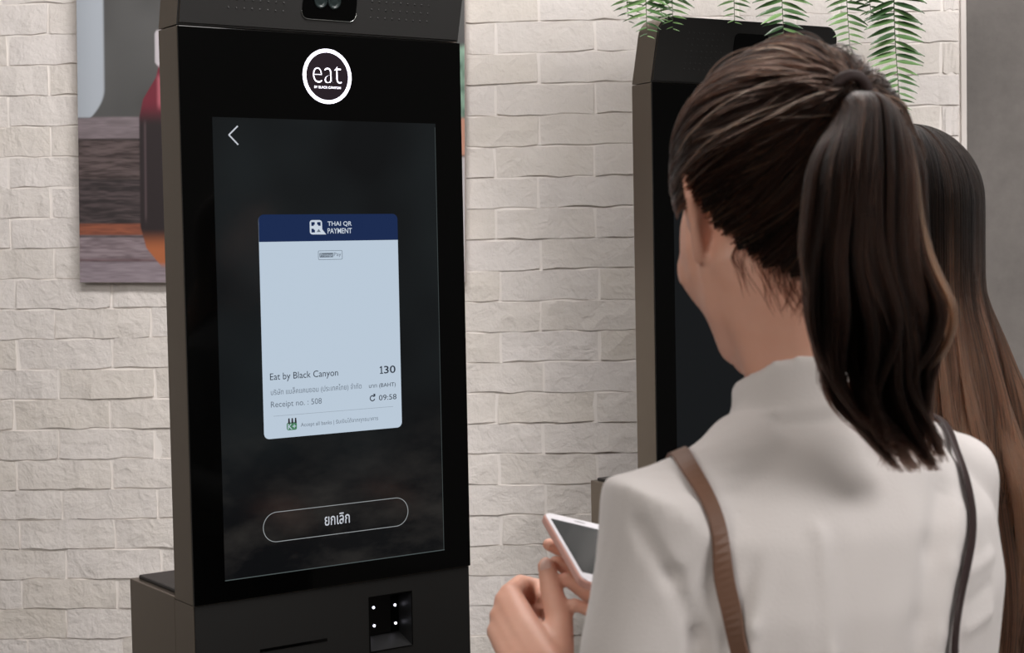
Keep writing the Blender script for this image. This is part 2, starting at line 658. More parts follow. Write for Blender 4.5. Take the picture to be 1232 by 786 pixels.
def text(name, s, x0, x1, z0, z1, y, parent, material, bold=0.0):
    """lettering fitted to the rectangle x0..x1, z0..z1"""
    cu = bpy.data.curves.new(name, 'FONT')
    cu.body = s
    cu.size = 1
    cu.offset = bold
    cu.resolution_u = 3
    t = bpy.data.objects.new('tmp', cu)
    COL.objects.link(t)
    dg = bpy.context.evaluated_depsgraph_get()
    me = bpy.data.meshes.new_from_object(t.evaluated_get(dg))
    bpy.data.objects.remove(t)
    bpy.data.curves.remove(cu)
    v = get_v(me)
    if len(v):
        lo, hi = v.min(0), v.max(0)
        q = np.empty_like(v)
        q[:, 0] = x0 + (v[:, 0] - lo[0]) / (hi[0] - lo[0]) * (x1 - x0)
        q[:, 2] = z0 + (v[:, 1] - lo[1]) / (hi[1] - lo[1]) * (z1 - z0)
        q[:, 1] = y
        set_v(me, q)
    me.name = name
    me.materials.clear()
    return link(name, me, parent, material)


ZT = 1.6537                 # top edge of the display
XO = .199                   # half its width
SEAM = ZT + .1366
GB = ZT - .708 - .0344


def make_kiosk(loc, yaw, lit):
    K = empty('payment_kiosk', loc, yaw)
    hw = .250
    # slab body with a front that leaves the scanner opening free
    sx0, sx1, sz0, sz1 = .0546, .1352, .7935, .8838
    bm = bmesh.new()
    box_bm(bm, (-hw, .004, GB), (hw, .074, SEAM - .001), .0015)
    link('upper_body', bm_mesh(bm, 'upper_body'), K, SIDE)
    mb = bmesh.new()
    for lo, hi in (((-hw, .004, .03), (sx0, .074, GB)), ((sx1, .004, .03), (hw, .074, GB)), ((sx0, .004, .03), (sx1, .074, sz0)),
                   ((sx0, .004, sz1), (sx1, .074, GB)), ((sx0, .045, sz0), (sx1, .074, sz1))):
        box_bm(mb, lo, hi)
    lower = link('lower_body', bm_mesh(mb, 'lower_body'), K, SIDE)
    mb = bmesh.new()
    for lo, hi in (((-hw + .0015, .002, .03), (sx0, .0045, GB - .001)), ((sx1, .002, .03), (hw - .001, .0045, GB - .001)),
                   ((sx0, .002, .03), (sx1, .0045, sz0)), ((sx0, .002, sz1), (sx1, .0045, GB - .001))):
        box_bm(mb, lo, hi)
    link('front_panel', bm_mesh(mb, 'front_panel'), K, FRONT)
    # rear cabinet with a lid
    cz = ZT - .7386
    box('rear_cabinet', (-hw, .074, .03), (hw, .2585, cz), K, SIDE, .002)
    box('cabinet_lid', (-hw + .012, .078, cz - .002), (hw - .012, .2505, cz + .006), K, LIDM, .003)
    box('base_plate', (-hw - .03, -.03, 0), (hw + .03, .29, .03), K, FRONT, .006)
    # glass front
    box('glass_front', (-hw, -.0015, GB + .0005), (hw + .0008, .004, SEAM - .0015), K, GLASS, .0012)
    # hood, leaning forward
    sh = lambda z: -.25 * (z - SEAM)
    ol = rrect(-hw, hw, SEAM + .0006, SEAM + .136, .034, 8, (0, 0, 1, 1))
    n_ = len(ol)
    V = [(x, .002 + sh(z), z) for x, z in ol] + [(x, .0755 + sh(z), z) for x, z in ol]
    me = pyd('hood', V, [tuple(range(n_)), tuple(range(2 * n_ - 1, n_ - 1, -1))] + [(i, i + n_, (i + 1) % n_ + n_, (i + 1) % n_) for i in range(n_)])
    b_ = bmesh.new()
    b_.from_mesh(me)
    eg = [e for e in b_.edges if len(e.link_faces) == 2 and any(len(f.verts) > 8 for f in e.link_faces)]
    bmesh.ops.bevel(b_, geom=eg, offset=.003, segments=2, affect='EDGES')
    b_.to_mesh(me)
    b_.free()
    hood = link('hood', me, K, SIDE)
    me.materials.append(HOODM)
    for p in me.polygons:
        if p.normal.y < -.8: p.material_index = 1
    hole = MB()
    th = np.linspace(0, 2 * np.pi, 8, endpoint=False)
    for (a, n_c) in ((.030, 8), (.278, 9)):
        for i in range(n_c):
            for j in range(7):
                x, z = a - XO + i * .0132, ZT + .166 + j * .0125
                r = .00155
                v = np.stack([x + r * np.cos(th), np.full(8, .0016) + sh(z), z + r * np.sin(th)], 1)
                c_ = np.stack([x + r * .6 * np.cos(th), np.full(8, .0012) + sh(z), z + r * .6 * np.sin(th)], 1)
                hole.rings([v, c_])
    ho = link('speaker_holes', hole.mesh('speaker_holes'), hood, HOLE)
    tag(ho, kind='stuff')
    win = flat('camera_window', rrect(-.0445, .0505, ZT + .158, ZT + .246, .011), .0006, hood, GLASS, sh, .0012)
    ol = rrect(-.0455, .0515, ZT + .157, ZT + .247, .012)
    rim = ol[:14]
    mbr = MB()
    mbr.tube([(x, .0008 + sh(z), z) for x, z in rim], [.0006] * len(rim), 6)
    link('window_rim', mbr.mesh('window_rim'), hood, RIM)
    for lx in (-.014, .010):
        lb = MB()
        zc = ZT + .185
        for rr, yy in ((.0105, .0004), (.0095, -.0006), (.0070, -.0006), (.0066, -.0001), (.0001, -.0004)):
            pass
        a_ = np.linspace(0, 2 * np.pi, 20, endpoint=False)
        lb.rings([np.stack([lx + r * np.cos(a_), y_ + sh(zc + r * np.sin(a_)), zc + r * np.sin(a_)], 1)
                  for r, y_ in ((.0115, .0005), (.0110, -.0012), (.0085, -.0012), (.0080, -.0003), (.004, -.0006), (.0005, -.0008))])
        link('camera_lens', lb.mesh('camera_lens'), hood, LENS, True)
    # lit badge
    bx, bz = .1984 - XO, ZT + .0692
    a_ = np.linspace(0, 2 * np.pi, 48, endpoint=False)
    rg = MB()
    for (ra, rb) in ((.0376, .0432),):
        q = [np.stack([bx + r * np.cos(a_), np.full(48, y_), bz + r * np.sin(a_)], 1) for r, y_ in ((ra, -.0014), (ra, -.0026), (rb, -.0026), (rb, -.0014))]
        rg.rings(q + [q[0]], cap=False)
    ring = link('lit_badge_ring', rg.mesh('lit_badge_ring'), K, HALO)
    flat('badge_disc', [(bx + .0376 * math.cos(t), bz + .0376 * math.sin(t)) for t in np.linspace(0, 2 * math.pi, 40, endpoint=False)], -.0020, ring, BADGE)
    text('badge_lettering', 'eat', bx - .0255, bx + .0255, bz - .0105, bz + .0165, -.0024, ring, HALO, -.022)
    text('badge_lettering', 'BY BLACK CANYON', bx - .0235, bx + .0235, bz - .0192, bz - .0155, -.0024, ring, HALO, .012)
    # display
    scr = flat('display', [(-XO, ZT - .708), (XO, ZT - .708), (XO, ZT), (-XO, ZT)], -.0019, K, DISPLAY if lit else DIM)
    strokes('display_edge', [[(-XO, ZT - .7085), (XO, ZT - .7085)]], .0014, -.0022, scr, U_EDGE)
    strokes('display_edge', [[(XO - .0012, ZT - .006), (XO - .0012, ZT - .708)]], .0005, -.0022, scr, U_EDGE)
    if lit:
        Y1, Y2, Y3, Y4 = -.0023, -.0026, -.0029, -.0032
        T = lambda nm, s, u0, u1, v0, v1, y, m_, b=0.0: text(nm, s, u0 - XO, u1 - XO, ZT + v0, ZT + v1, y, scr, m_, b)
        strokes('back_arrow', [[(.0416 - XO, ZT - .0128), (.0263 - XO, ZT - .0268)], [(.0263 - XO, ZT - .0264), (.0416 - XO, ZT - .0412)]], .0022, Y1, scr, U_ICON)
        flat('payment_card', rrect(.0722 - XO, .3208 - XO, ZT - .4967, ZT - .1482, .009), Y1, scr, U_WHITE)
        flat('card_header', rrect(.0722 - XO, .3208 - XO, ZT - .1903, ZT - .1480, .009, 6, (0, 0, 1, 1)), Y2, scr, U_NAVY)
        # emblem: a rounded square with a tail and four corner cuts
        ex0, ex1, ez0, ez1 = .1604 - XO, .1822 - XO, ZT - .1797, ZT - .1572
        ol = rrect(ex0, ex1, ez0, ez1, .0045, 5)
        ol = ol[:6] + [(.1892 - XO, ez0 - .0002), (ex1, ez0 + .008)] + ol[12:]
        flat('header_emblem', ol, Y3, scr, U_PALE)
        cx, cz_ = (ex0 + ex1) / 2, (ez0 + ez1) / 2
        q = .0082
        for sx, sz in ((-1, 1), (1, 1), (-1, -1)):
            L_ = [(cx + sx * .0022, cz_ + sz * q), (cx + sx * q, cz_ + sz * q), (cx + sx * q, cz_ + sz * .0022), (cx + sx * (q - .0042), cz_ + sz * .0022),
                  (cx + sx * (q - .0042), cz_ + sz * (q - .0042)), (cx + sx * .0022, cz_ + sz * (q - .0042))]
            if sx * sz > 0: L_ = L_[::-1]
            flat('emblem_corner', L_[::-1], Y4, scr, U_NAVY)
        flat('emblem_corner', [(cx + .001, cz_ - .0075), (cx + q, cz_ - .0075), (cx + .0046, cz_ - .0028)], Y4, scr, U_TXT2)
        T('header_lettering', 'THAI QR', .1921, .2356, -.1678, -.1594, Y3, U_PALE, .010)
        T('header_lettering', 'PAYMENT', .1918, .2356, -.1786, -.1702, Y3, U_PALE, .010)
        # outlined pay mark
        bx0, bx1, bz0, bz1 = .1745 - XO, .2173 - XO, ZT - .2197, ZT - .2057
        ol = rrect(bx0, bx1, bz0, bz1, .0015, 3)
        strokes('pay_mark_outline', [ol + [ol[0]]], .0007, Y2, scr, U_TXT2)
        flat('pay_mark_block', rrect(bx0 + .0022, bx0 + .0265, bz0 + .0035, bz1 - .0035, .001, 2), Y2, scr, U_TXT2)
        T('pay_mark_lettering', 'Prompt', .1778, .2003, -.2160, -.2103, Y3, U_WHITE)
        T('pay_mark_lettering', 'Pay', .2022, .2150, -.2162, -.2088, Y3, U_TXT2)
        T('card_lettering', 'Eat by Black Canyon', .0846, .2045, -.4085, -.3945, Y2, U_TXT)
        T('card_lettering', '30', .2890, .3108, -.4069, -.3945, Y2, U_TXT, .012)
        bx_, bz_ = .2815 - XO, ZT - .4069
        one = [(.0000, 0), (.0060, 0), (.0060, .0014), (.0039, .0014), (.0039, .0124), (.0023, .0124), (-.0002, .0106), (-.0002, .0090), (.0020, .0102), (.0020, .0014), (.0000, .0014)]
        flat('card_lettering', [(bx_ + x, bz_ + z) for x, z in one], Y2, scr, U_TXT)
        T('card_lettering', 'บริษัท แบล็คแคนยอน (ประเทศไทย) จำกัด', .0854, .2467, -.4310, -.4185, Y2, U_TXT2)
        T('card_lettering', 'Receipt no. : 508', .0849, .1740, -.4508, -.4385, Y2, U_TXT2)
        T('card_lettering', 'บาท (BAHT)', .2605, .3103, -.4306, -.4222, Y2, U_TXT)
        T('card_lettering', '09:58', .2785, .3114, -.4500, -.4412, Y2, U_TXT)
        rc = [(.2665 - XO + .0042 * math.cos(t), ZT - .4455 + .0042 * math.sin(t)) for t in np.linspace(math.radians(55), math.radians(345), 18)]
        strokes('refresh_icon', [rc, [(.2686 - XO, ZT - .4388), (.2710 - XO, ZT - .4418)], [(.2710 - XO, ZT - .4385), (.2710 - XO, ZT - .4425)], [(.2675 - XO, ZT - .4425), (.2710 - XO, ZT - .4425)]], .0016, Y2, scr, U_TXT)
        strokes('card_rule', [[(.0887 - XO, ZT - .4616), (.3047 - XO, ZT - .4616)]], .0006, Y2, scr, U_LINE)
        flat('bank_mark', rrect(.1115 - XO, .1290 - XO, ZT - .4856, ZT - .4735, .003, 4), Y2, scr, U_GREEN)
        for i in range(3):
            flat('bank_mark_bar', [(.1137 - XO + i * .0058, ZT - .4752), (.1171 - XO + i * .0058, ZT - .4752), (.1165 - XO + i * .0058, ZT - .4668), (.1143 - XO + i * .0058, ZT - .4668)], Y3, scr, U_RED)
        T('bank_mark_lettering', 'K+', .1130, .1272, -.4842, -.4755, Y4, U_WHITE, .01)
        T('card_lettering', 'Accept all banks | รับเงินได้จากทุกธนาคาร', .1359, .2761, -.4838, -.4742, Y2, U_TXT2)
        ol = rrect(.0666 - XO, .3287 - XO, ZT - .6585, ZT - .6120, .02320, 14)
        strokes('cancel_button', [ol + [ol[0]]], .0010, Y1, scr, U_BTN)
        T('button_lettering', 'ยกเลิก', .1743, .2195, -.6432, -.6250, Y1, U_ICON, .008)
    # scanner opening
    sc_ = MB()
    x0, x1, z0, z1 = sx0, sx1, sz0, sz1
    d = .040
    V = [(x0, .003, z0), (x1, .003, z0), (x1, .003, z1), (x0, .003, z1), (x0 + .004, d, z0 + .018), (x1 - .004, d, z0 + .018), (x1 - .004, d, z1 - .002), (x0 + .004, d, z1 - .002)]
    F = [(4, 7, 6, 5), (0, 4, 5, 1), (1, 5, 6, 2), (2, 6, 7, 3), (3, 7, 4, 0)]
    sc_.add(V, [tuple(reversed(f)) for f in F])
    scn = link('scanner_well', sc_.mesh('scanner_well'), K, mat('scanner_plastic', (.010, .010, .0105, 1), .4, 0, .4))
    ol = [(x0, z0), (x1, z0), (x1, z1), (x0, z1), (x0, z0)]
    strokes('scanner_frame', [ol], .0022, .0012, scn, GLASS)
    box('scanner_window', (x0 + .0055, d - .004, z0 + .0195), (x1 - .0055, d - .001, z1 - .003), scn, GLASS)
    for (u, v) in ((.0815, .858), (.0820, .8275), (.1225, .8565), (.1230, .826)):
        b = MB()
        b.blob((u, d - .0055, v), (.0024, .0016, .0024), None, 12, 6)
        link('scanner_led', b.mesh('scanner_led'), scn, LED, True)
    box('slip_slot', (.0571 - XO, .0010, ZT - .8295), (.1757 - XO, .0035, ZT - .8245), K, GLASS, .0006)
    return K


k1 = make_kiosk((-.4484 + .199 * math.cos(.6048), 2.5170 + .199 * math.sin(.6048), 0), .6048, True)
tag(k1, 'black payment kiosk in front, lit screen showing a white payment card', 'kiosk', 'payment kiosks by the brick wall')
k2 = make_kiosk((.34884 + .199 * math.cos(.544), 3.54015 + .199 * math.sin(.544), 0), .544, False)
tag(k2, 'black payment kiosk farther back, under the hanging fern, with dark screen', 'kiosk', 'payment kiosks by the brick wall')

# ------------------------------------------------------------------ hanging fern
fern = empty('hanging_fern', (.55, 3.2, 2.18))
tag(fern, 'green fern fronds hanging from above, over the back kiosk', 'plant')
box('trough', (-.42, -.09, 0), (.36, .09, .16), fern, mat('trough_wood', (.12, .085, .06, 1), .7), .006)
k = NT('fern_leaf')
oi = k.n('ShaderNodeObjectInfo')
rp = k.ramp([(0.0, lin(34, 56, 32)), (.5, lin(54, 82, 44)), (1.0, lin(90, 118, 72))])
k.l(oi, 'Random', rp, 0); k.l(rp, 0, k.b, 'Base Color')
k.b.inputs['Roughness'].default_value = .35
k.b.inputs['Subsurface Weight'].default_value = 0.0
LEAF = k.mat
STEM = mat('fern_stem', lin(52, 58, 34), .5)


def leaflet_mesh(seed):
    r = random.Random(seed)
    V, F = [], []
    st = [(0, .05), (.12, .09), (.3, .115), (.55, .105), (.8, .06), (1, .004)]
    droop = r.uniform(.10, .24)
    for t, wd in st:
        z = -droop * t * t
        V += [(t, wd, z + .03), (t, 0, z), (t, -wd, z + .03)]
    for i in range(len(st) - 1):
        a = 3 * i
        F += [(a, a + 3, a + 4, a + 1), (a + 1, a + 4, a + 5, a + 2)]
    me = pyd('leaflet', V, F)
    me.materials.append(LEAF)
    me.polygons.foreach_set('use_smooth', [True] * len(me.polygons))
    return me


leaf_me = [leaflet_mesh(i) for i in range(6)]
n_leaf = 0
fb = Vector((.55, 3.2, 2.18))
# (top x, top y, tip x, tip y, tip z, leaf length)
fronds = [(.69, 3.20, .757, 3.20, 1.672, .060), (.50, 3.16, .528, 3.17, 1.818, .056), (.25, 3.16, .266, 3.15, 1.836, .050), (.28, 3.18, .296, 3.18, 1.872, .050), (.31, 3.22, .322, 3.22, 1.862, .048),
          (.43, 3.24, .444, 3.24, 1.868, .040), (.62, 3.22, .664, 3.22, 1.808, .042), (.66, 3.26, .715, 3.26, 1.872, .045), (.20, 3.22, .238, 3.24, 1.880, .045)]
for fi, (tx, ty, ex, ey, ez, ll) in enumerate(fronds):
    pts = crom([(tx - .55, ty - 3.2, .10), (tx - .55 + (ex - tx) * .25, ty - 3.2 - .08, .08), (tx - .55 + (ex - tx) * .45, ty - 3.2 - .12, -.06),
                (ex - .55 - (ex - tx) * .25, (ey - 3.2) - .02, (ez - 2.18) * .6), (ex - .55, ey - 3.2, ez - 2.18)], 90)
    seg = np.linalg.norm(np.diff(pts, axis=0), axis=1)
    s = np.concatenate([[0], np.cumsum(seg)])
    tot = s[-1]
    mb = MB()
    mb.tube(pts[::3], list(np.linspace(.0019, .0006, len(pts[::3]))), 6)
    fr = link('frond', mb.mesh('frond'), fern, STEM, True)
    rest = MB()
    step = .0122
    q = .05
    rr = random.Random(fi)
    while q < tot - .004:
        p = np.array([np.interp(q, s, pts[:, i]) for i in range(3)])
        p2 = np.array([np.interp(min(q + .01, tot), s, pts[:, i]) for i in range(3)])
        t = p2 - p
        t /= np.linalg.norm(t) + 1e-9
        rem = (tot - q) / (.20 if fi == 0 else .085)
        L = ll * min(1, .16 + .95 * min(1, rem) ** .75) * rr.uniform(.9, 1.08)
        for sd in (-1, 1):
            out = np.array([sd * 1.0, rr.uniform(-.45, .05), 0]) + t * rr.uniform(.12, .36)
            out = out - 0
            xa = Vector(out).normalized()
            za = Vector((rr.uniform(-.15, .15), -.75, .65))
            ya = za.cross(xa).normalized()
            za = xa.cross(ya)
            M = Matrix((xa * L, ya * L * .95, za * L)).transposed().to_4x4()
            M.translation = Vector(p + t * (.004 if sd > 0 else 0))
            if p[2] < -.22 and n_leaf < 290:
                lo_ = link('leaflet', rr.choice(leaf_me), fr)
                lo_.matrix_local = M
                n_leaf += 1
            else:
                me = leaf_me[rr.randrange(6)]
                rest.add([tuple(M @ v.co) for v in me.vertices], [tuple(pl.vertices) for pl in me.polygons])
        q += step
    if rest.n:
        ro = link('upper_leaflets', rest.mesh('upper_leaflets'), fr, LEAF, True)
        tag(ro, kind='stuff')

# ------------------------------------------------------------------ people
k = NT('skin')
tc = k.n('ShaderNodeTexCoord')
n1 = k.n('ShaderNodeTexNoise', i_Scale=22.0, i_Detail=4.0)
k.l(tc, 'Object', n1, 'Vector')
rp = k.ramp([(.3, lin(214, 160, 138)), (.7, lin(226, 176, 155))])
k.l(n1, 'Fac', rp, 0); k.l(rp, 0, k.b, 'Base Color')
k.b.inputs['Roughness'].default_value = .5
k.b.inputs['Subsurface Weight'].default_value = .12
k.b.inputs['Subsurface Radius'].default_value = (.012, .005, .003)
k.b.inputs['Subsurface Scale'].default_value = .6
SKIN = k.mat

k = NT('fine_knit_cream')
tc = k.n('ShaderNodeTexCoord')
n1 = k.n('ShaderNodeTexNoise', i_Scale=420.0, i_Detail=2.0)
n2 = k.n('ShaderNodeTexNoise', i_Scale=7.0, i_Detail=3.0)
k.l(tc, 'Object', n1, 'Vector'); k.l(tc, 'Object', n2, 'Vector')
rp = k.ramp([(.3, (.665, .625, .61, 1)), (.7, (.725, .685, .67, 1))])
k.l(n2, 'Fac', rp, 0); k.l(rp, 0, k.b, 'Base Color')
k.b.inputs['Roughness'].default_value = .9
k.b.inputs['Specular IOR Level'].default_value = .15
k.b.inputs['Sheen Weight'].default_value = .25
k.bump(n1, 'Fac', .25, .0008)
KNIT = k.mat
GREYTOP = mat('charcoal_cotton', lin(88, 90, 90), .9, 0, .2)
DENIM = mat('dark_trousers', lin(40, 42, 48), .85, 0, .2)
SHOE = mat('shoe_leather', lin(36, 32, 30), .5)
EYE = mat('eye_white', (.75, .72, .7, 1), .2)
IRIS = mat('eye_iris', (.03, .018, .01, 1), .15)


def hair_mat(name, c0, c1, c2):
    k = NT(name)
    at_ = k.n('ShaderNodeAttribute', attribute_name='tint')
    rp = k.ramp([(0.0, c0), (.5, c1), (1.0, c2)])
    k.l(at_, 'Fac', rp, 0)
    h = k.n('ShaderNodeBsdfHairPrincipled')
    h.parametrization = 'COLOR'
    h.inputs['Roughness'].default_value = .5
    h.inputs['IOR'].default_value = 1.13
    h.inputs['Radial Roughness'].default_value = .5
    k.l(rp, 0, h, 'Color')
    out = k.t.nodes['Material Output']
    k.t.nodes.remove(k.b)
    k.l(h, 0, out, 'Surface')
    return k.mat


HAIR1 = hair_mat('dark_brown_hair', (.008, .0045, .0034, 1), (.028, .0140, .0098, 1), (.22, .112, .066, 1))
HAIR2 = hair_mat('black_to_brown_hair', (.004, .003, .0028, 1), (.045, .024, .016, 1), (.24, .130, .085, 1))
CAPM = mat('under_hair', (.008, .0055, .0045, 1), .8, 0, .1)


def hair_curves(name, strands, radius, tint, parent, material, tip=.35):
    """strands: (N, K, 3); tint: (N,) or (N, K)"""
    N, K, _ = strands.shape
    cu = bpy.data.hair_curves.new(name)
    cu.add_curves([K] * N)
    cu.attributes['position'].data.foreach_set('vector', strands.astype(np.float32).ravel())
    ra = cu.attributes.get('radius') or cu.attributes.new('radius', 'FLOAT', 'POINT')
    prof = np.interp(np.linspace(0, 1, K), [0, .7, 1], [1, 1, tip])
    rad = np.outer(np.full(N, radius) if np.isscalar(radius) else radius, prof)
    ra.data.foreach_set('value', rad.astype(np.float32).ravel())
    ta = cu.attributes.new('tint', 'FLOAT', 'POINT')
    tt = np.repeat(tint[:, None], K, 1) if tint.ndim == 1 else tint
    ta.data.foreach_set('value', tt.astype(np.float32).ravel())
    cu.materials.append(material)
    o = bpy.data.objects.new(name, cu)
    COL.objects.link(o)
    o.parent = parent
    return o


def rotz(a):
    return np.array([[math.cos(a), -math.sin(a), 0], [math.sin(a), math.cos(a), 0], [0, 0, 1]])


def head_frame(yaw, pitch):
    rx = np.array([[1, 0, 0], [0, math.cos(pitch), math.sin(pitch)], [0, -math.sin(pitch), math.cos(pitch)]])
    return rotz(yaw) @ rx


def head_parts(mb, Hc, HM):
    T = lambda p: HM @ np.array(p, float) + Hc
    B = lambda c, r: mb.blob(T(c), r, HM)
    B((0, -.014, .026), (.072, .089, .088))            # skull
    B((0, .024, -.014), (.072, .058, .082))            # face
    B((0, .043, -.058), (.040, .044, .048))            # muzzle
    B((0, .066, -.088), (.021, .020, .018))            # chin
    for s in (-1, 1):
        mb.tube([T((s * .058, .004, -.020)), T((s * .053, .012, -.058)), T((s * .028, .052, -.086)), T((0, .068, -.092))], [.014, .015, .013, .012], 12)   # jaw
        B((s * .044, .046, -.026), (.024, .022, .030))  # cheek
        B((s * .025, .077, .018), (.020, .009, .007))   # brow
        mb.tube([T((s * .017, .072, -.003)), T((s * .024, .0775, .0035)), T((s * .034, .0765, .0035)), T((s * .042, .068, -.004))], [.004, .0055, .0055, .004], 8)   # eyelids
        mb.tube([T((s * .018, .071, -.007)), T((s * .025, .0745, -.013)), T((s * .034, .0725, -.013)), T((s * .042, .066, -.007))], [.0035, .004, .004, .0035], 8)
        # ear
        e = [(.071, .006, .020), (.077, .002, .032), (.083, -.010, .036), (.087, -.020, .028), (.087, -.022, .012), (.083, -.016, -.006), (.078, -.008, -.018), (.074, .000, -.026), (.071, .006, -.022)]
        mb.tube([T((s * x, y, z)) for x, y, z in e], [.003, .0038, .0042, .0042, .004, .0042, .005, .0055, .004], 8)
        mb.tube([T((s * .070, .002, -.012)), T((s * .078, -.008, .004)), T((s * .080, -.010, .022))], [(.010, .004), (.013, .004), (.010, .004)], 10, flat=HM @ np.array([0, 1, 0]))
        mb.tube([T((s * .071, .007, -.006)), T((s * .074, .008, .002))], [.004, .004], 8)
    mb.tube([T((0, .091, .008)), T((0, .097, -.018)), T((0, .103, -.031))], [.007, .008, .009], 10)     # nose
    for s in (-1, 1):
        B((s * .010, .092, -.034), (.008, .009, .007))
    mb.tube([T((-.021, .083, -.059)), T((0, .093, -.056)), T((.021, .083, -.059))], [.003, .0055, .003], 8)   # lips
    mb.tube([T((-.019, .083, -.063)), T((0, .092, -.066)), T((.019, .083, -.063))], [.003, .006, .003], 8)
    return T


def eyes(par, Hc, HM, O):
    for s in (-1, 1):
        b = MB()
        b.blob(HM @ np.array([s * .029, .0655, -.004]) + Hc - O, (.0118, .0118, .0118), HM, 16, 10)
        e = link('eye', b.mesh('eye'), par, EYE, True)
        b = MB()
        b.blob(HM @ np.array([s * .029, .0762, -.0065]) + Hc - O, (.0052, .0020, .0050), HM, 12, 6)
        link('iris', b.mesh('iris'), e, IRIS, True)
        b = MB()
        b.tube([HM @ np.array([s * x, y, z]) + Hc - O for x, y, z in ((.014, .0835, .020), (.026, .0835, .025), (.038, .0765, .024), (.046, .067, .019))], [(.0022, .0014), (.003, .0016), (.0026, .0016), (.0012, .001)], 8)
        link('eyebrow', b.mesh('eyebrow'), par, CAPM, True)


def ring_(c, rx, ry, M, n=28, sq=2.3):
    th = np.linspace(0, 2 * np.pi, n, endpoint=False)
    cx, sx = np.cos(th), np.sin(th)
    v = np.stack([np.sign(cx) * np.abs(cx) ** (2 / sq) * rx, np.sign(sx) * np.abs(sx) ** (2 / sq) * ry, np.zeros(n)], 1)
    return v @ M.T + np.array(c)


def hand(mb, wrist, kn, fingers, thumb, side):
    """palm from wrist to four knuckles, four fingers (each from its knuckle) and a thumb, as world points"""
    W = np.array(wrist)
    K = [np.array(q) for q in kn]
    d = K[3] - K[0]
    d /= np.linalg.norm(d)
    rr = [.0098, .0102, .0098, .0088]
    for i in range(4):
        w0 = W + d * (-.016 + .0105 * i)
        mb.tube([w0, (w0 + K[i]) / 2 + side * .003, K[i]], [.0125, .0118, rr[i]], 12)
    mb.tube([W + side * -.004, (W + K[0] + K[3]) / 3 - side * .008], [.017, .016], 12)
    fr = [(.0093, .0084, .0074, .0062), (.0095, .0086, .0076, .0064), (.0091, .0082, .0073, .0062), (.0080, .0072, .0064, .0055)]
    for i, f in enumerate(fingers):
        mb.tube(f, fr[i], 12)
    mb.tube(thumb, [.0145, .0118, .0098, .0078], 12)


def soften_jaw(me, Hc, HM, it=45):
    """relax the surface where cheek, jaw and neck meet, leaving ears, eyes, nose and lips alone"""
    v = get_v(me)
    l = (v - Hc) @ HM
    w_ = np.clip((.015 - l[:, 2]) / .02, 0, 1) * np.clip((l[:, 2] + .24) / .03, 0, 1) * (np.linalg.norm(l, axis=1) < .25)
    w_ *= np.clip((.066 - np.abs(l[:, 0])) / .006 + (l[:, 2] < -.034), 0, 1)
    w_ *= np.clip((.072 - l[:, 1]) / .012, 0, 1)
    e = np.empty(len(me.edges) * 2, np.int32)
    me.edges.foreach_get('vertices', e)
    e = e.reshape(-1, 2)
    e = e[(w_[e] > 0).any(1)]
    deg = np.bincount(e.ravel(), minlength=len(v)).astype(float)
    for _ in range(it):
        acc = np.stack([np.bincount(e[:, 0], v[e[:, 1], i], len(v)) + np.bincount(e[:, 1], v[e[:, 0], i], len(v)) for i in range(3)], 1)
        ok = deg > 0
        acc[ok] /= deg[ok][:, None]
        v[ok] += (acc[ok] - v[ok]) * (.6 * w_[ok])[:, None]
    set_v(me, v)


# ---------- the customer with a ponytail
TH = math.radians(36)
O1 = np.array([.215, 1.20, 0.0])
R1 = rotz(TH)
W1 = lambda x, y, z: O1 + R1 @ np.array([x, y, z], float)
p1 = empty('person', tuple(O1))
tag(p1, 'person with dark ponytail and cream high-neck top, holding a phone, back turned', 'person')
Hc1 = np.array([.2015, 1.205, 1.4640])
HM1 = head_frame(math.radians(20), math.radians(12))

el_L, wr_L = np.array([.060, 1.135, .995]), np.array([.0245, 1.305, 1.088])
el_R, wr_R = W1(.185, .04, .995), np.array([.175, 1.350, 1.118])
sh_L, sh_R = W1(-.141, -.005, 1.263), W1(.127, -.005, 1.262)


def person_body(mb, Wf, R_, Hc, HM, shL, elL, wrL, shR, elR, wrR, slim=1.0):
    head_parts(mb, Hc, HM)
    nb = Wf(0, -.012, 1.30)
    nt = Hc + HM @ np.array([0, -.020, -.040])
    mb.tube([nt, nt * .5 + nb * .5, nb], [.052, .0485, .052], 24)
    for s in (-1, 1):
        mb.tube([Hc + HM @ np.array([s * .046, -.012, -.030]), nt * .45 + nb * .55 + R_ @ np.array([s * .022, .008, 0])], [.024, .030], 14)
        mb.tube([Hc + HM @ np.array([s * .030, .030, -.060]), nt * .45 + nb * .55 + R_ @ np.array([s * .010, .020, 0])], [.024, .028], 14)
    T_ = [(.80, .148, .098), (.90, .152, .102), (1.0, .112, .080), (1.12, .122, .088), (1.22, .138, .086), (1.27, .090, .066), (1.295, .06, .05)]
    mb.rings([ring_(Wf(0, 0, z), a * slim, b * slim, R_) for z, a, b in T_])
    for s, e, w_ in ((shL, elL, wrL), (shR, elR, wrR)):
        mb.tube([s - np.array([0, 0, .014]), s * .5 + e * .5, e, e * .55 + w_ * .45, w_], [.032, .032, .022, .027, .021], 16)
    for sx in (-1, 1):
        mb.tube([Wf(sx * .075, 0, .84), Wf(sx * .085, .01, .46), Wf(sx * .09, -.01, .07)], [.070, .048, .032], 16)
        mb.tube([Wf(sx * .09, -.03, .045), Wf(sx * .095, .06, .03), Wf(sx * .098, .13, .024)], [.030, .028, .020], 12)


mb = MB()
person_body(mb, W1, R1, Hc1, HM1, sh_L, el_L, wr_L, sh_R, el_R, wr_R, .92)
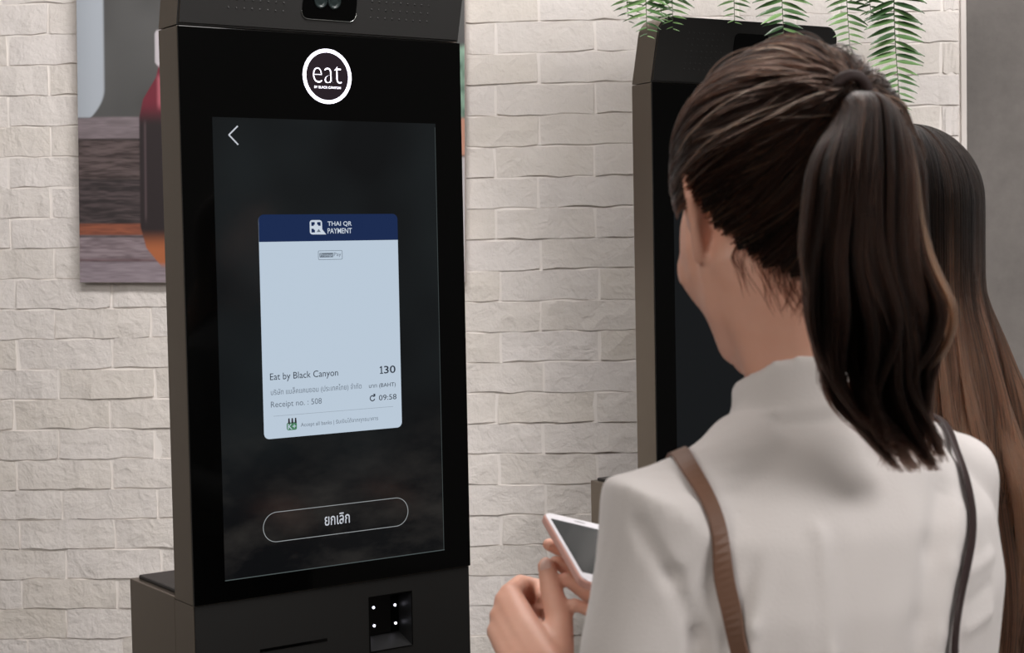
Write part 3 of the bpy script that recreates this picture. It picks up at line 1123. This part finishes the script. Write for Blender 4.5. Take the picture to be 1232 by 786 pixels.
# left hand: loose fist, thumb up, back of the hand towards the camera
sideL = np.array([-.75, -.62, .15])
LK = [(-.0060, 1.400, 1.1535), (-.0105, 1.396, 1.1475), (-.0150, 1.389, 1.1365), (-.0180, 1.380, 1.1260)]
LF = [[LK[0], (.0030, 1.436, 1.1545), (.0185, 1.442, 1.1505), (.0215, 1.424, 1.1450)],
      [LK[1], (.0020, 1.440, 1.1460), (.0190, 1.440, 1.1390), (.0215, 1.420, 1.1345)],
      [LK[2], (-.0020, 1.430, 1.1320), (.0150, 1.430, 1.1250), (.0190, 1.412, 1.1220)],
      [LK[3], (-.0060, 1.414, 1.1190), (.0090, 1.416, 1.1130), (.0140, 1.402, 1.1110)]]
hand(mb, (.0235, 1.318, 1.0965), LK, LF, [(.0320, 1.345, 1.1120), (.0350, 1.366, 1.1370), (.0285, 1.382, 1.1610), (.0252, 1.390, 1.1785)], sideL)
# right hand: under the phone, finger tips round its near edge
sideR = np.array([.2, -.2, -.95])
RK = [(.1077, 1.432, 1.1700), (.1120, 1.412, 1.1580), (.1135, 1.392, 1.1470), (.1120, 1.374, 1.1340)]
RF = [[RK[0], (.0800, 1.445, 1.1700), (.0500, 1.440, 1.1790), (.0285, 1.428, 1.1900)],
      [RK[1], (.0800, 1.425, 1.1580), (.0540, 1.415, 1.1640), (.0340, 1.405, 1.1790)],
      [RK[2], (.0830, 1.400, 1.1490), (.0600, 1.392, 1.1530), (.0420, 1.387, 1.1680)],
      [RK[3], (.0860, 1.378, 1.1400), (.0640, 1.372, 1.1420), (.0480, 1.370, 1.1500)]]
hand(mb, (.168, 1.355, 1.122), RK, RF, [(.150, 1.372, 1.140), (.135, 1.395, 1.165), (.122, 1.405, 1.182), (.105, 1.400, 1.190)], sideR)
body_me = remesh(mb.mesh('body'), .0026, 4, .5)
soften_jaw(body_me, Hc1, HM1)
set_v(body_me, get_v(body_me) - O1)
link('body', body_me, p1, SKIN)
eyes(p1, Hc1, HM1, O1)
nl = MB()
for c, ax in (((.0247, 1.3835, 1.1790), (-.1, -.8, .5)), ((.0225, 1.420, 1.1900), None)):
    if ax is None: continue
    nl.blob(np.array(c) - O1, (.0052, .0022, .0072), None, 10, 6)
link('thumb_nail', nl.mesh('thumb_nail'), p1, mat('nail', lin(226, 190, 178), .3), True)

# top with a loose high neck
sb = MB()
T_ = [(.86, .168, .118, 0), (.92, .166, .116, 0), (1.02, .142, .101, 0), (1.12, .146, .106, -.002), (1.20, .156, .106, -.006), (1.25, .150, .096, -.008), (1.285, .112, .078, -.010), (1.312, .076, .064, -.010), (1.33, .06, .055, -.008)]
sb.rings([ring_(W1(0, y, z), a, b, R1) for z, a, b, y in T_])
tilt = rotz(TH) @ np.array([[1, 0, 0], [0, math.cos(-.36), -math.sin(-.36)], [0, math.sin(-.36), math.cos(-.36)]])
col = []
for t, r in ((-.7, .080), (-.3, .074), (.0, .0665), (.3, .0635), (.6, .0620), (.9, .0620), (1.06, .0615)):
    c_ = W1(0, -.008, 1.312) * (1 - t) + np.array([.2170, 1.192, 1.3575]) * t
    rg_ = ring_(c_, r, r * .98, tilt, 48, 2.0)
    th = np.linspace(0, 2 * np.pi, 48, endpoint=False)
    rg_[:, 2] += .0022 * np.sin(th * 5 + 1.0 + t * 2) * max(t, 0)
    rg_[:, :2] = c_[:2] + (rg_[:, :2] - c_[:2]) * (1 + .016 * np.sin(th * 4 + t * 3))[:, None]
    col.append(rg_)
sb.rings(col)
for s, e, w_ in ((sh_L, el_L, wr_L), (sh_R, el_R, wr_R)):
    inner = W1(0, -.008, 1.272)
    m0 = s * .5 + inner * .5 + np.array([0, 0, .014])
    sb.tube([inner, m0, s, s * .66 + e * .34, s * .33 + e * .67, e, e * .5 + w_ * .5, e * .06 + w_ * .94], [.050, .050, .054, .047, .044, .043, .037, .031], 20)
shirt_me = remesh(sb.mesh('top'), .0036, 20, .5)
# folds: ridges and grooves laid along segments (person frame), amplitude along the normal
v = get_v(shirt_me)
n = get_n(shirt_me)
loc_ = (v - O1) @ R1
def line(pts, wd, am):
    return [(a, b, wd, am) for a, b in zip(pts[:-1], pts[1:])]


fold = line([(-.183, -.022, 1.266), (-.170, -.040, 1.232), (-.150, -.039, 1.192), (-.144, -.041, 1.10)], .0065, -.0050)      # armhole crease
fold += line([(-.178, -.045, 1.245), (-.160, -.055, 1.205), (-.152, -.058, 1.12)], .009, .0030)
fold += line([(-.083, -.088, 1.262), (-.082, -.095, 1.179), (-.080, -.097, 1.08)], .0060, .0038)                          # bright ridge down the back
fold += line([(-.070, -.092, 1.245), (-.068, -.100, 1.16), (-.066, -.10, 1.08)], .010, -.0026)
fold += line([(-.112, -.070, 1.235), (-.128, -.071, 1.199), (-.131, -.066, 1.12)], .0055, .0032)
fold += line([(-.122, -.066, 1.240), (-.139, -.060, 1.19), (-.142, -.055, 1.11)], .0060, -.0030)
fold += line([(-.100, -.080, 1.215), (-.108, -.082, 1.10)], .008, -.0024)
fold += line([(.037, -.089, 1.275), (.008, -.106, 1.239), (-.010, -.106, 1.192), (-.014, -.103, 1.10)], .010, -.0036)      # shaded fall on the far side
fold += line([(.050, -.095, 1.262), (.024, -.108, 1.225), (.008, -.108, 1.18), (.006, -.105, 1.10)], .009, .0030)
fold += line([(.040, -.108, 1.217), (.085, -.097, 1.224)], .0055, .0028) + line([(.038, -.109, 1.196), (.076, -.102, 1.204)], .006, -.0026)
fold += line([(.036, -.109, 1.178), (.074, -.103, 1.184)], .0055, .0030)
fold += line([(-.076, .001, 1.322), (-.062, -.030, 1.330), (-.034, -.060, 1.336)], .0045, .0026) + line([(-.080, .004, 1.312), (-.066, -.034, 1.320), (-.036, -.066, 1.327)], .0045, -.0024)
fold += line([(-.084, .010, 1.302), (-.078, -.025, 1.308)], .005, .0024)
dsp = np.zeros(len(v))
for a, b, wd, am in fold:
    a, b = np.array(a), np.array(b)
    ab = b - a
    t = np.clip(((loc_ - a) @ ab) / (ab @ ab), 0, 1)
    d = np.linalg.norm(loc_ - (a + t[:, None] * ab), axis=1)
    fade = np.where((t > 0) & (t < 1), 1.0, .75)
    dsp += am * np.exp(-(d / wd) ** 2) * fade
dsp += (vnoise(loc_[:, 0] * 28 + 40, loc_[:, 2] * 9 + 10, 2) - .5) * .0022 + (vnoise(loc_[:, 0] * 60 + 40, loc_[:, 2] * 26 + 10, 4) - .5) * .0010
set_v(shirt_me, v + n * dsp[:, None] - O1)
bvh = BVHTree.FromPolygons([tuple(q) for q in (get_v(shirt_me) + O1)], [tuple(p.vertices) for p in shirt_me.polygons])
top1 = link('knit_top', shirt_me, p1, KNIT, True)
def trousers(par, Wf, R_, O):
    t_ = MB()
    t_.rings([ring_(Wf(0, 0, z), a, b, R_) - O for z, a, b in ((.78, .158, .108), (.86, .160, .112), (.94, .150, .106), (.985, .138, .100))])
    for sx in (-1, 1):
        t_.tube([Wf(sx * .078, 0, .82) - O, Wf(sx * .088, .01, .46) - O, Wf(sx * .093, -.01, .12) - O], [.082, .062, .050], 18)
    link('trousers', remesh(t_.mesh('trousers'), .008, 3), par, DENIM)
    for sx in (-1, 1):
        s_ = MB()
        s_.tube([Wf(sx * .092, -.035, .048) - O, Wf(sx * .096, .06, .042) - O, Wf(sx * .100, .14, .034) - O], [(.038, .046), (.040, .040), (.034, .032)], 14)
        me = s_.mesh('shoe')
        q = get_v(me)
        q[:, 2] = np.maximum(q[:, 2], .001)
        set_v(me, q)
        link('shoe', me, par, SHOE, True)


trousers(p1, W1, R1, O1)

# ---------- hair of the customer
HCc = np.array([-.004, -.014, .027])
HR = np.array([.0835, .0985, .0930])
PHI = np.radians([0, 30, 55, 75, 88, 97, 106, 116, 128, 150, 180])
ZB = np.array([-.93, -.92, -.80, -.46, -.06, .10, -.26, .05, .38, .66, .74])


def shell(d):
    """unit directions to the hair envelope; below the ears it narrows less than an ellipsoid"""
    z = np.clip(-d[..., 2], 0, .985)
    f = np.where(z > 0, (1 - z ** 3.0) ** (1 / 3.0) / np.sqrt(1 - z ** 2), 1.0)
    o = d.copy()
    o[..., 0] *= f
    o[..., 1] *= f
    return HR * o


def in_hair(d):
    phi = np.arccos(np.clip(-d[:, 1] / (np.linalg.norm(d[:, :2], axis=1) + 1e-9), -1, 1))
    return d[:, 2] - np.interp(phi, PHI, ZB)


def cap_mesh(name, Hc, HM, O, grow=.97):
    nth, nph = 72, 40
    V, idx = [], -np.ones((nph + 1, nth), int)
    for i in range(nph + 1):
        el = -math.pi / 2 + math.pi * i / nph
        for j in range(nth):
            az = 2 * math.pi * j / nth
            d = np.array([[math.cos(el) * math.cos(az), math.cos(el) * math.sin(az), math.sin(el)]])
            if in_hair(d)[0] > -.02:
                idx[i, j] = len(V)
                V.append(HM @ (HCc + grow * shell(d)[0]) + Hc - O)
    F = []
    for i in range(nph):
        for j in range(nth):
            q = [idx[i, j], idx[i, (j + 1) % nth], idx[i + 1, (j + 1) % nth], idx[i + 1, j]]
            if min(q) >= 0: F.append(tuple(q))
    return pyd(name, V, F)


link('hair_underlayer', cap_mesh('hair_underlayer', Hc1, HM1, O1, .965), p1, CAPM, True)
tieL = np.array([0, -.100, .066])
tie_d = (tieL - HCc) / HR
tie_len = np.linalg.norm(tie_d)
tie_d = tie_d / tie_len


def slerp(a, b, t):
    om = np.arccos(np.clip((a * b).sum(-1), -1, 1))[:, None]
    so = np.sin(om) + 1e-6
    return (np.sin((1 - t) * om) / so)[..., None] * a[:, None, :] + (np.sin(t * om) / so)[..., None] * b[:, None, :]


N = 15000
d = rng.normal(size=(N * 3, 3))
d /= np.linalg.norm(d, axis=1)[:, None]
ih = in_hair(d)
d = d[ih > 0]
keep_ = (d[:, 1] > .05) | (rng.random(len(d)) < .45)
d = d[keep_][:N]
N = len(d)
K = 18
t = np.linspace(0, 1, K)[None, :]
jit = rng.normal(size=(N, 3)) * .07
# locks: strands that start near one another share a bulge and a tint
lockid = (np.floor(d[:, 0] * 5 + 50) * 10000 + np.floor(d[:, 2] * 5.5 + d[:, 1] * 1.5 + 50) * 100 + np.floor(d[:, 1] * 4 + 50)).astype(int)
ul, inv = np.unique(lockid, return_inverse=True)
lb = rng.uniform(-.025, .035, len(ul))[inv]
lt = rng.uniform(0, 1, len(ul))[inv]
tgt = tie_d + rng.normal(size=(N, 3)) * .06
tgt /= np.linalg.norm(tgt, axis=1)[:, None]
path = slerp(d, tgt, t)
lsag = rng.uniform(.0, .24, len(ul))[inv]
fly = rng.random(N) > .965
sag = np.sin(np.pi * t) * (lsag[:, None] + .03 * rng.normal(size=(N, 1)))
path[..., 2] -= sag * np.clip(np.abs(d[:, 0]), 0, 1)[:, None]
path /= np.linalg.norm(path, axis=-1)[..., None]
shl = shell(path)
rad = 1 + (lb[:, None] + rng.uniform(-.03, .022, (N, 1))) * np.sin(np.pi * np.clip(t * 1.05, 0, 1)) - .0 * t
rad = rad + (fly * rng.uniform(0, .075, N))[:, None] * np.sin(np.pi * t)
rad = rad * (1 - .02 * (1 - t) ** 4) + (.03 * t ** 3)
wob = rng.normal(size=(N, 3)) * .012
path = shl * rad[..., None] + HR * wob[:, None, :] * np.sin(np.pi * t * 2)[..., None]
pts = (HCc + path) @ HM1.T + Hc1 - O1
tint = np.clip(.24 + .18 * rng.normal(size=N) + .5 * (lt - .5) + .5 * (rng.random(N) > .93), 0, 1)
hair_curves('swept_back_hair', pts, .00055, tint, p1, HAIR1)

# wisps on the nape
body_bvh = BVHTree.FromPolygons([tuple(q) for q in (get_v(body_me) + O1)], [tuple(p.vertices) for p in body_me.polygons])
M_ = 170
phi = rng.uniform(.1, 1.25, M_)
zz = np.interp(phi, PHI, ZB) + rng.uniform(-.05, .08, M_)
c_ = np.sqrt(1 - np.clip(zz, -.98, .98) ** 2)
d0 = np.stack([-np.sin(phi) * c_, -np.cos(phi) * c_, zz], 1)
tt = np.linspace(0, 1, 8)
lenw = rng.uniform(.10, .62, M_)
dirx = rng.uniform(-.5, .9, M_)
ws = d0[:, None, :] + np.stack([np.outer(dirx * lenw, tt ** 1.5) * .7, np.zeros((M_, 8)), -np.outer(lenw, tt)], -1)
nrm = np.linalg.norm(ws, axis=-1, keepdims=True)
ws = (HCc + shell(ws / nrm)) @ HM1.T + Hc1
lift = rng.uniform(.0004, .0030, M_)
for i in range(M_):
    for j in range(8):
        h, nrm_, _, _ = body_bvh.find_nearest(Vector(ws[i, j] + np.array([0, 0, -.018 * (j / 7) * lenw[i] * 2])))
        ws[i, j] = np.array(h) + np.array(nrm_) * (lift[i] if j else .0002)
hair_curves('nape_wisps', ws - O1, .00016, np.full(M_, .2), p1, HAIR1)

tie_w = HM1 @ tieL + Hc1
# ponytail: centre line, half width across the view, half depth
tl = np.array([tie_w, (.2350, 1.0960, 1.5400), (.2270, 1.0560, 1.4950), (.2249, 1.0450, 1.4436), (.2314, 1.0450, 1.4067), (.2323, 1.0500, 1.3801), (.2337, 1.0600, 1.3527), (.2465, 1.0700, 1.3245), (.2654, 1.0750, 1.2984)])
hwid = np.array([.010, .0235, .0385, .046, .0496, .0464, .035, .022, .007])
hdep = np.array([.010, .020, .025, .027, .027, .025, .020, .014, .007])
N, K = 9000, 22
fine = crom(tl, 60)
fs = np.linspace(0, 1, 60)
ws_ = np.interp(fs, np.linspace(0, 1, 9), hwid)
ds_ = np.interp(fs, np.linspace(0, 1, 9), hdep)
ang = rng.uniform(0, 2 * np.pi, N)
rr = np.sqrt(rng.uniform(0.15, 1, N))
A, B_ = rr * np.cos(ang), rr * np.sin(ang)
nl_ = 70
la = rng.uniform(0, 2 * np.pi, nl_)
lr = np.sqrt(rng.uniform(0, 1, nl_))
LA, LB = lr * np.cos(la), lr * np.sin(la)
near = np.argmin((A[:, None] - LA) ** 2 + (B_[:, None] - LB) ** 2, 1)
ltint = rng.uniform(0, 1, nl_)
llen = rng.uniform(.68, 1.03, nl_)
smax = np.clip(llen[near] * rng.uniform(.86, 1.03, N) - .10 * np.clip(-A, 0, 1), .5, 1)
T_ = np.linspace(0, 1, K)[None, :] * smax[:, None]
cl = .72 * np.clip((T_ - .25) / .75, 0, 1) ** 1.2          # strands gather into their lock
a_ = A[:, None] * (1 - cl) + LA[near][:, None] * cl
b_ = B_[:, None] * (1 - cl) + LB[near][:, None] * cl
cen = np.stack([np.interp(T_, fs, fine[:, i]) for i in range(3)], -1)
ww = np.interp(T_, fs, ws_)
dd = np.interp(T_, fs, ds_)
lp, lq, lf, ld = rng.uniform(0, 6.28, nl_), rng.uniform(0, 6.28, nl_), rng.uniform(7, 13, nl_), rng.normal(0, .0095, nl_)
wav = .0075 * np.sin(T_ * lf[near][:, None] + lp[near][:, None]) * T_ + .0022 * np.sin(T_ * 17 + ang[:, None]) * T_ + (ld[near] + rng.normal(0, .0022, N))[:, None] * T_ ** 2
wavd = .0050 * np.sin(T_ * lf[near][:, None] * .9 + lq[near][:, None]) * T_ + rng.normal(0, .0022, N)[:, None] * T_
ex = np.array([.96, .28, 0.0])
ey = np.array([-.28, .96, 0.0])
pt = cen - (.016 * (A ** 2)[:, None] * np.exp(-((T_ - .12) / .08) ** 2))[..., None] * np.array([0, 0, 1.0]) + (a_ * ww + wav)[..., None] * ex + (b_ * dd + wavd)[..., None] * ey
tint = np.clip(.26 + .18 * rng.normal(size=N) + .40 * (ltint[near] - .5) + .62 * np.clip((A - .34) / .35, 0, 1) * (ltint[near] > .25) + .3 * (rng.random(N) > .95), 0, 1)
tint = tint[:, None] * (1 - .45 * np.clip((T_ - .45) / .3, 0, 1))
hair_curves('ponytail', pt - O1, .00058, tint, p1, HAIR1, .2)
# the strand wrapped round the base of the ponytail
tb = MB()
ax = (tl[1] - tl[0]) / np.linalg.norm(tl[1] - tl[0])
u_ = np.cross(ax, [0, 0, 1]); u_ /= np.linalg.norm(u_); v_ = np.cross(ax, u_)
th = np.linspace(0, 2 * np.pi, 25)
tb.tube([tie_w + ax * .004 + .0125 * (math.cos(q) * u_ + math.sin(q) * v_) - O1 for q in th], [.004] * 25, 8)
link('hair_tie', tb.mesh('hair_tie'), p1, mat('hair_tie_cloth', lin(44, 28, 26), .7), True)

# ---------- bag straps and bag on the customer's back
bag = empty('backpack', tuple(W1(0, -.14, .93)))
OB = np.array(bag.location)
tag(bag, 'small brown bag on two thin straps over the shoulders of the cream top', 'bag')
BROWN = mat('brown_strap', lin(112, 82, 66), .5, 0, .4)
DKBR = mat('dark_strap', lin(52, 38, 38), .45, 0, .4)


def strap(name, pts, width, material, label):
    P = crom(pts, 64)
    V, F = [], []
    Q = P.copy()
    for rnd in range(5):
        Nn = []
        for i, p in enumerate(Q):
            h, nrm_, _, dist = bvh.find_nearest(Vector(p))
            Q[i] = np.array(h) + np.array(nrm_) * .0022
            Nn.append(np.array(nrm_))
        Nn = np.array(Nn)
        if rnd < 4:
            for _ in range(6):
                Q[1:-1] = (Q[:-2] + 2 * Q[1:-1] + Q[2:]) / 4
    for _ in range(9):
        Q[1:-1] = (Q[:-2] + 2 * Q[1:-1] + Q[2:]) / 4
        Nn[1:-1] = (Nn[:-2] + 2 * Nn[1:-1] + Nn[2:]) / 4
    Q += Nn * .0012
    rings = []
    for i in range(len(Q)):
        t = Q[min(i + 1, len(Q) - 1)] - Q[max(i - 1, 0)]
        t /= np.linalg.norm(t)
        nn = Nn[i] / np.linalg.norm(Nn[i])
        s = np.cross(t, nn)
        s /= np.linalg.norm(s)
        c = Q[i] + nn * .0012
        h = width / 2
        rings.append(np.array([c - s * h, c - s * h * .92 + nn * .0012, c + s * h * .92 + nn * .0012, c + s * h, c + s * h * .92 - nn * .0012, c - s * h * .92 - nn * .0012]) - OB)
    q = MB()
    q.rings(rings)
    o = link(name, q.mesh(name), bag, material)
    if label: o['label'] = label


strap('strap', [W1(-.118, .075, 1.09), W1(-.115, .09, 1.15), W1(-.090, .09, 1.23), W1(-.092, .03, 1.30), (.1120, 1.120, 1.306), (.1150, 1.112, 1.2915), (.1200, 1.0894, 1.2749), (.1274, 1.0711, 1.2531), (.1361, 1.0743, 1.2249), (.1418, 1.0701, 1.2037), (.1481, 1.0699, 1.1811), (.1590, 1.075, 1.130), W1(-.035, -.12, 1.07)], .0135, BROWN, 'mid-brown strap over the left shoulder')
strap('strap', [W1(.118, .075, 1.09), W1(.115, .09, 1.15), W1(.090, .09, 1.23), W1(.092, .03, 1.30), (.3120, 1.262, 1.318), (.3190, 1.245, 1.309), (.3215, 1.2265, 1.2995), (.3178, 1.1854, 1.286), (.316, 1.1639, 1.2682), (.3127, 1.1501, 1.244), (.3043, 1.1304, 1.2187), (.2958, 1.1142, 1.1936), (.2919, 1.1125, 1.1678), W1(.045, -.12, 1.07)], .0085, DKBR, 'thin dark strap over the right shoulder')
bb = MB()
bb.rings([ring_(W1(0, -.155, z), a, b, R1, 28, 3) - OB for z, a, b in ((.80, .090, .030), (.81, .105, .042), (.90, .110, .050), (1.0, .098, .044), (1.06, .075, .030), (1.085, .062, .018))])
link('bag_body', bb.mesh('bag_body'), bag, BROWN, True)

# ---------- phone held by the customer
phW = Vector((.92, .275, -.279)).normalized()
phL = Vector((.207, -.945, -.25))
phL = (phL - phW * phL.dot(phW)).normalized()
phN = phW.cross(phL)
if phN.z < 0: phN = -phN
TLp = Vector((.0228, 1.42, 1.2205))
ph = empty('phone')
Mx = Matrix((phW, -phL, phN)).transposed().to_4x4()
Mx.translation = TLp
ph.matrix_world = Mx
tag(ph, 'pale pink phone with white front and dark screen, held at chest height', 'phone')
PWd, PLn, PT = .067, .138, .0074


def plate(name, x0, x1, y0, y1, r, z0, z1, par, m_):
    ol = rrect(x0, x1, y0, y1, r, 6)
    n_ = len(ol)
    e = min(.0018, (z1 - z0) * .3)
    mbp = MB()
    cx, cy = (x0 + x1) / 2, (y0 + y1) / 2
    sc = lambda q: np.array([(cx + (x - cx) * (1 - q / (x1 - x0) * 2), cy + (y - cy) * (1 - q / (y1 - y0) * 2)) for x, y in ol])
    mbp.rings([np.column_stack([sc(q), np.full(n_, z)]) for q, z in ((e, z0), (e * .3, z0 + e * .3), (0, z0 + e), (0, z1 - e), (e * .3, z1 - e * .3), (e, z1))])
    return link(name, mbp.mesh(name), par, m_)


case = plate('phone_case', 0, PWd, -PLn, 0, .0095, -PT, 0, ph, mat('rose_metal', lin(206, 156, 144), .35, .25))
fb_ = plate('front_bezel', .0012, PWd - .0012, -PLn + .0012, -.0012, .0088, -.0004, .0006, ph, mat('white_front', lin(222, 220, 226), .15))
plate('phone_screen', .0042, PWd - .0042, -PLn + .0165, -.0150, .0008, .0004, .0009, ph, mat('phone_glass', lin(16, 25, 30), .06, 0, .12))
hb = MB()
a_ = np.linspace(0, 2 * np.pi, 20, endpoint=False)
hb.rings([np.stack([PWd / 2 + r * np.cos(a_), -PLn + .0088 + r * np.sin(a_), np.full(20, z)], 1) for r, z in ((.0055, .0005), (.0055, .0009), (.0048, .0009), (.0046, .0007))])
link('home_button', hb.mesh('home_button'), fb_, mat('button_ring', lin(214, 200, 196), .3, .4))
plate('earpiece', PWd / 2 - .005, PWd / 2 + .005, -.0082, -.0068, .0006, .0004, .0008, fb_, mat('earpiece_dark', lin(60, 60, 64), .5))

# ---------- second person, long straight hair
TH2 = math.radians(18)
O2 = np.array([.487, 2.02, 0.0])
R2 = rotz(TH2)
W2 = lambda x, y, z: O2 + R2 @ np.array([x, y, z], float)
p2 = empty('person', tuple(O2))
tag(p2, 'person with very long brown hair and grey top, behind the ponytailed one', 'person')
Hc2 = np.array([.483, 2.03, 1.464])
HM2 = head_frame(math.radians(18), math.radians(4))
mb = MB()
s2 = [W2(-.128, 0, 1.232), W2(-.19, .02, .98), W2(-.16, .20, .93), W2(.128, 0, 1.232), W2(.19, .02, .98), W2(.16, .20, .93)]
person_body(mb, W2, R2, Hc2, HM2, *s2, .92)
for sg, w_ in ((-1, s2[2]), (1, s2[5])):
    kn = [w_ + R2 @ np.array([sg * (-.030 + .019 * i), .085 - .004 * abs(i - 1), .012 - .004 * i]) for i in range(4)]
    fg = [[q, q + R2 @ np.array([0, .030, -.012]), q + R2 @ np.array([0, .045, -.032]), q + R2 @ np.array([0, .044, -.048])] for q in kn]
    hand(mb, w_ + R2 @ np.array([0, .012, 0]), kn, fg, [w_ + R2 @ np.array([-sg * .018, .030, 0]), w_ + R2 @ np.array([-sg * .042, .055, .004]), w_ + R2 @ np.array([-sg * .048, .080, 0]), w_ + R2 @ np.array([-sg * .044, .100, -.006])], np.array([0, 0, 1.0]))
bm2 = remesh(mb.mesh('body'), .0040, 3, .5)
soften_jaw(bm2, Hc2, HM2, 16)
set_v(bm2, get_v(bm2) - O2)
link('body', bm2, p2, SKIN)
eyes(p2, Hc2, HM2, O2)
sb = MB()
T_ = [(.86, .168, .118), (.92, .166, .116), (1.02, .142, .101), (1.12, .148, .106), (1.20, .158, .104), (1.25, .150, .094), (1.285, .112, .078), (1.315, .072, .062)]
sb.rings([ring_(W2(0, -.004, z), a, b, R2) for z, a, b in T_])
for s, e, w_ in ((s2[0], s2[1], s2[2]), (s2[3], s2[4], s2[5])):
    inner = W2(0, -.006, 1.295)
    sb.tube([inner, s * .5 + inner * .5, s, s * .5 + e * .5, e, e * .5 + w_ * .5, e * .06 + w_ * .94], [.050, .050, .054, .047, .044, .038, .031], 18)
sm2 = remesh(sb.mesh('top'), .006, 8, .5)
set_v(sm2, get_v(sm2) - O2)
link('grey_top', sm2, p2, GREYTOP, True)
trousers(p2, W2, R2, O2)
link('hair_underlayer', cap_mesh('hair_underlayer', Hc2, HM2, O2, .965), p2, CAPM, True)
N, K = 9000, 26
d = rng.normal(size=(N * 4, 3))
d /= np.linalg.norm(d, axis=1)[:, None]
d = d[(in_hair(d) > .0) & (d[:, 2] > -.35)][:N]
N = len(d)
part = np.array([0.02, .15, .985])
# each strand leaves the parting line, runs over the skull to its exit and falls
root = np.stack([np.sign(d[:, 0]) * .03, np.interp(d[:, 1], [-1, 1], [-.35, .75]), np.zeros(N)], 1)
root[:, 2] = np.sqrt(1 - (root ** 2).sum(1))
exitd = d.copy()
exitd[:, 2] = np.minimum(d[:, 2], .0) * .3 - .05
nrm = np.linalg.norm(exitd[:, :2], axis=1)
exitd[:, :2] *= (np.sqrt(1 - exitd[:, 2] ** 2) / nrm)[:, None]
# hair hangs behind the face: turn exits that would cover the face backwards
phi = np.arctan2(exitd[:, 0], -exitd[:, 1])
phi = np.clip(phi, -1.75, 1.75) * .98
sc_ = np.sqrt(1 - exitd[:, 2] ** 2)
exitd[:, 0], exitd[:, 1] = np.sin(phi) * sc_, -np.cos(phi) * sc_
ka = 9
pa = slerp(root, exitd, np.linspace(0, 1, ka)[None, :])
layer = rng.uniform(.965, 1.035, (N, 1, 1))
pa = (HCc + HR * 1.0 * pa * layer) @ HM2.T + Hc2
end = pa[:, -1]
kb = K - ka
tb_ = np.linspace(0, 1, kb + 1)[1:][None, :]
zend = rng.uniform(.84, .99, N)
lid = np.floor((phi + 2) * 12).astype(int)
lwx = rng.normal(size=60)[lid]
loc2 = (end - O2) @ R2
fall = np.empty((N, kb, 3))
z_ = end[:, 2][:, None] * (1 - tb_) + zend[:, None] * tb_
drop = np.clip((1.385 - z_) / .22, 0, 1)
spread = 1 + .85 * drop - .3 * np.clip((1.12 - z_) / .15, 0, 1)
fall[..., 0] = loc2[:, 0][:, None] * spread + .010 * np.sin(z_ * 16 + lwx[:, None] * 2) * drop + rng.normal(size=(N, 1)) * .004 * drop
fall[..., 1] = loc2[:, 1][:, None] * (1 - .10 * drop) - .055 * drop * (loc2[:, 1][:, None] < .03) + .006 * np.sin(z_ * 13 + lwx[:, None]) * drop
fall[..., 2] = z_
fall = fall @ R2.T + O2
pts = np.concatenate([pa, fall], 1) - O2
dz = 1.60 - (pts[..., 2])
tint = np.clip(np.interp(dz, [.0, .13, .28, .50], [.02, .12, .72, .86]) + rng.normal(size=(N, 1)) * .16 + .16 * lwx[:, None] * np.clip(dz / .3, 0, 1), 0, 1)
hair_curves('long_hair', pts, .00075, tint, p2, HAIR2, .5)
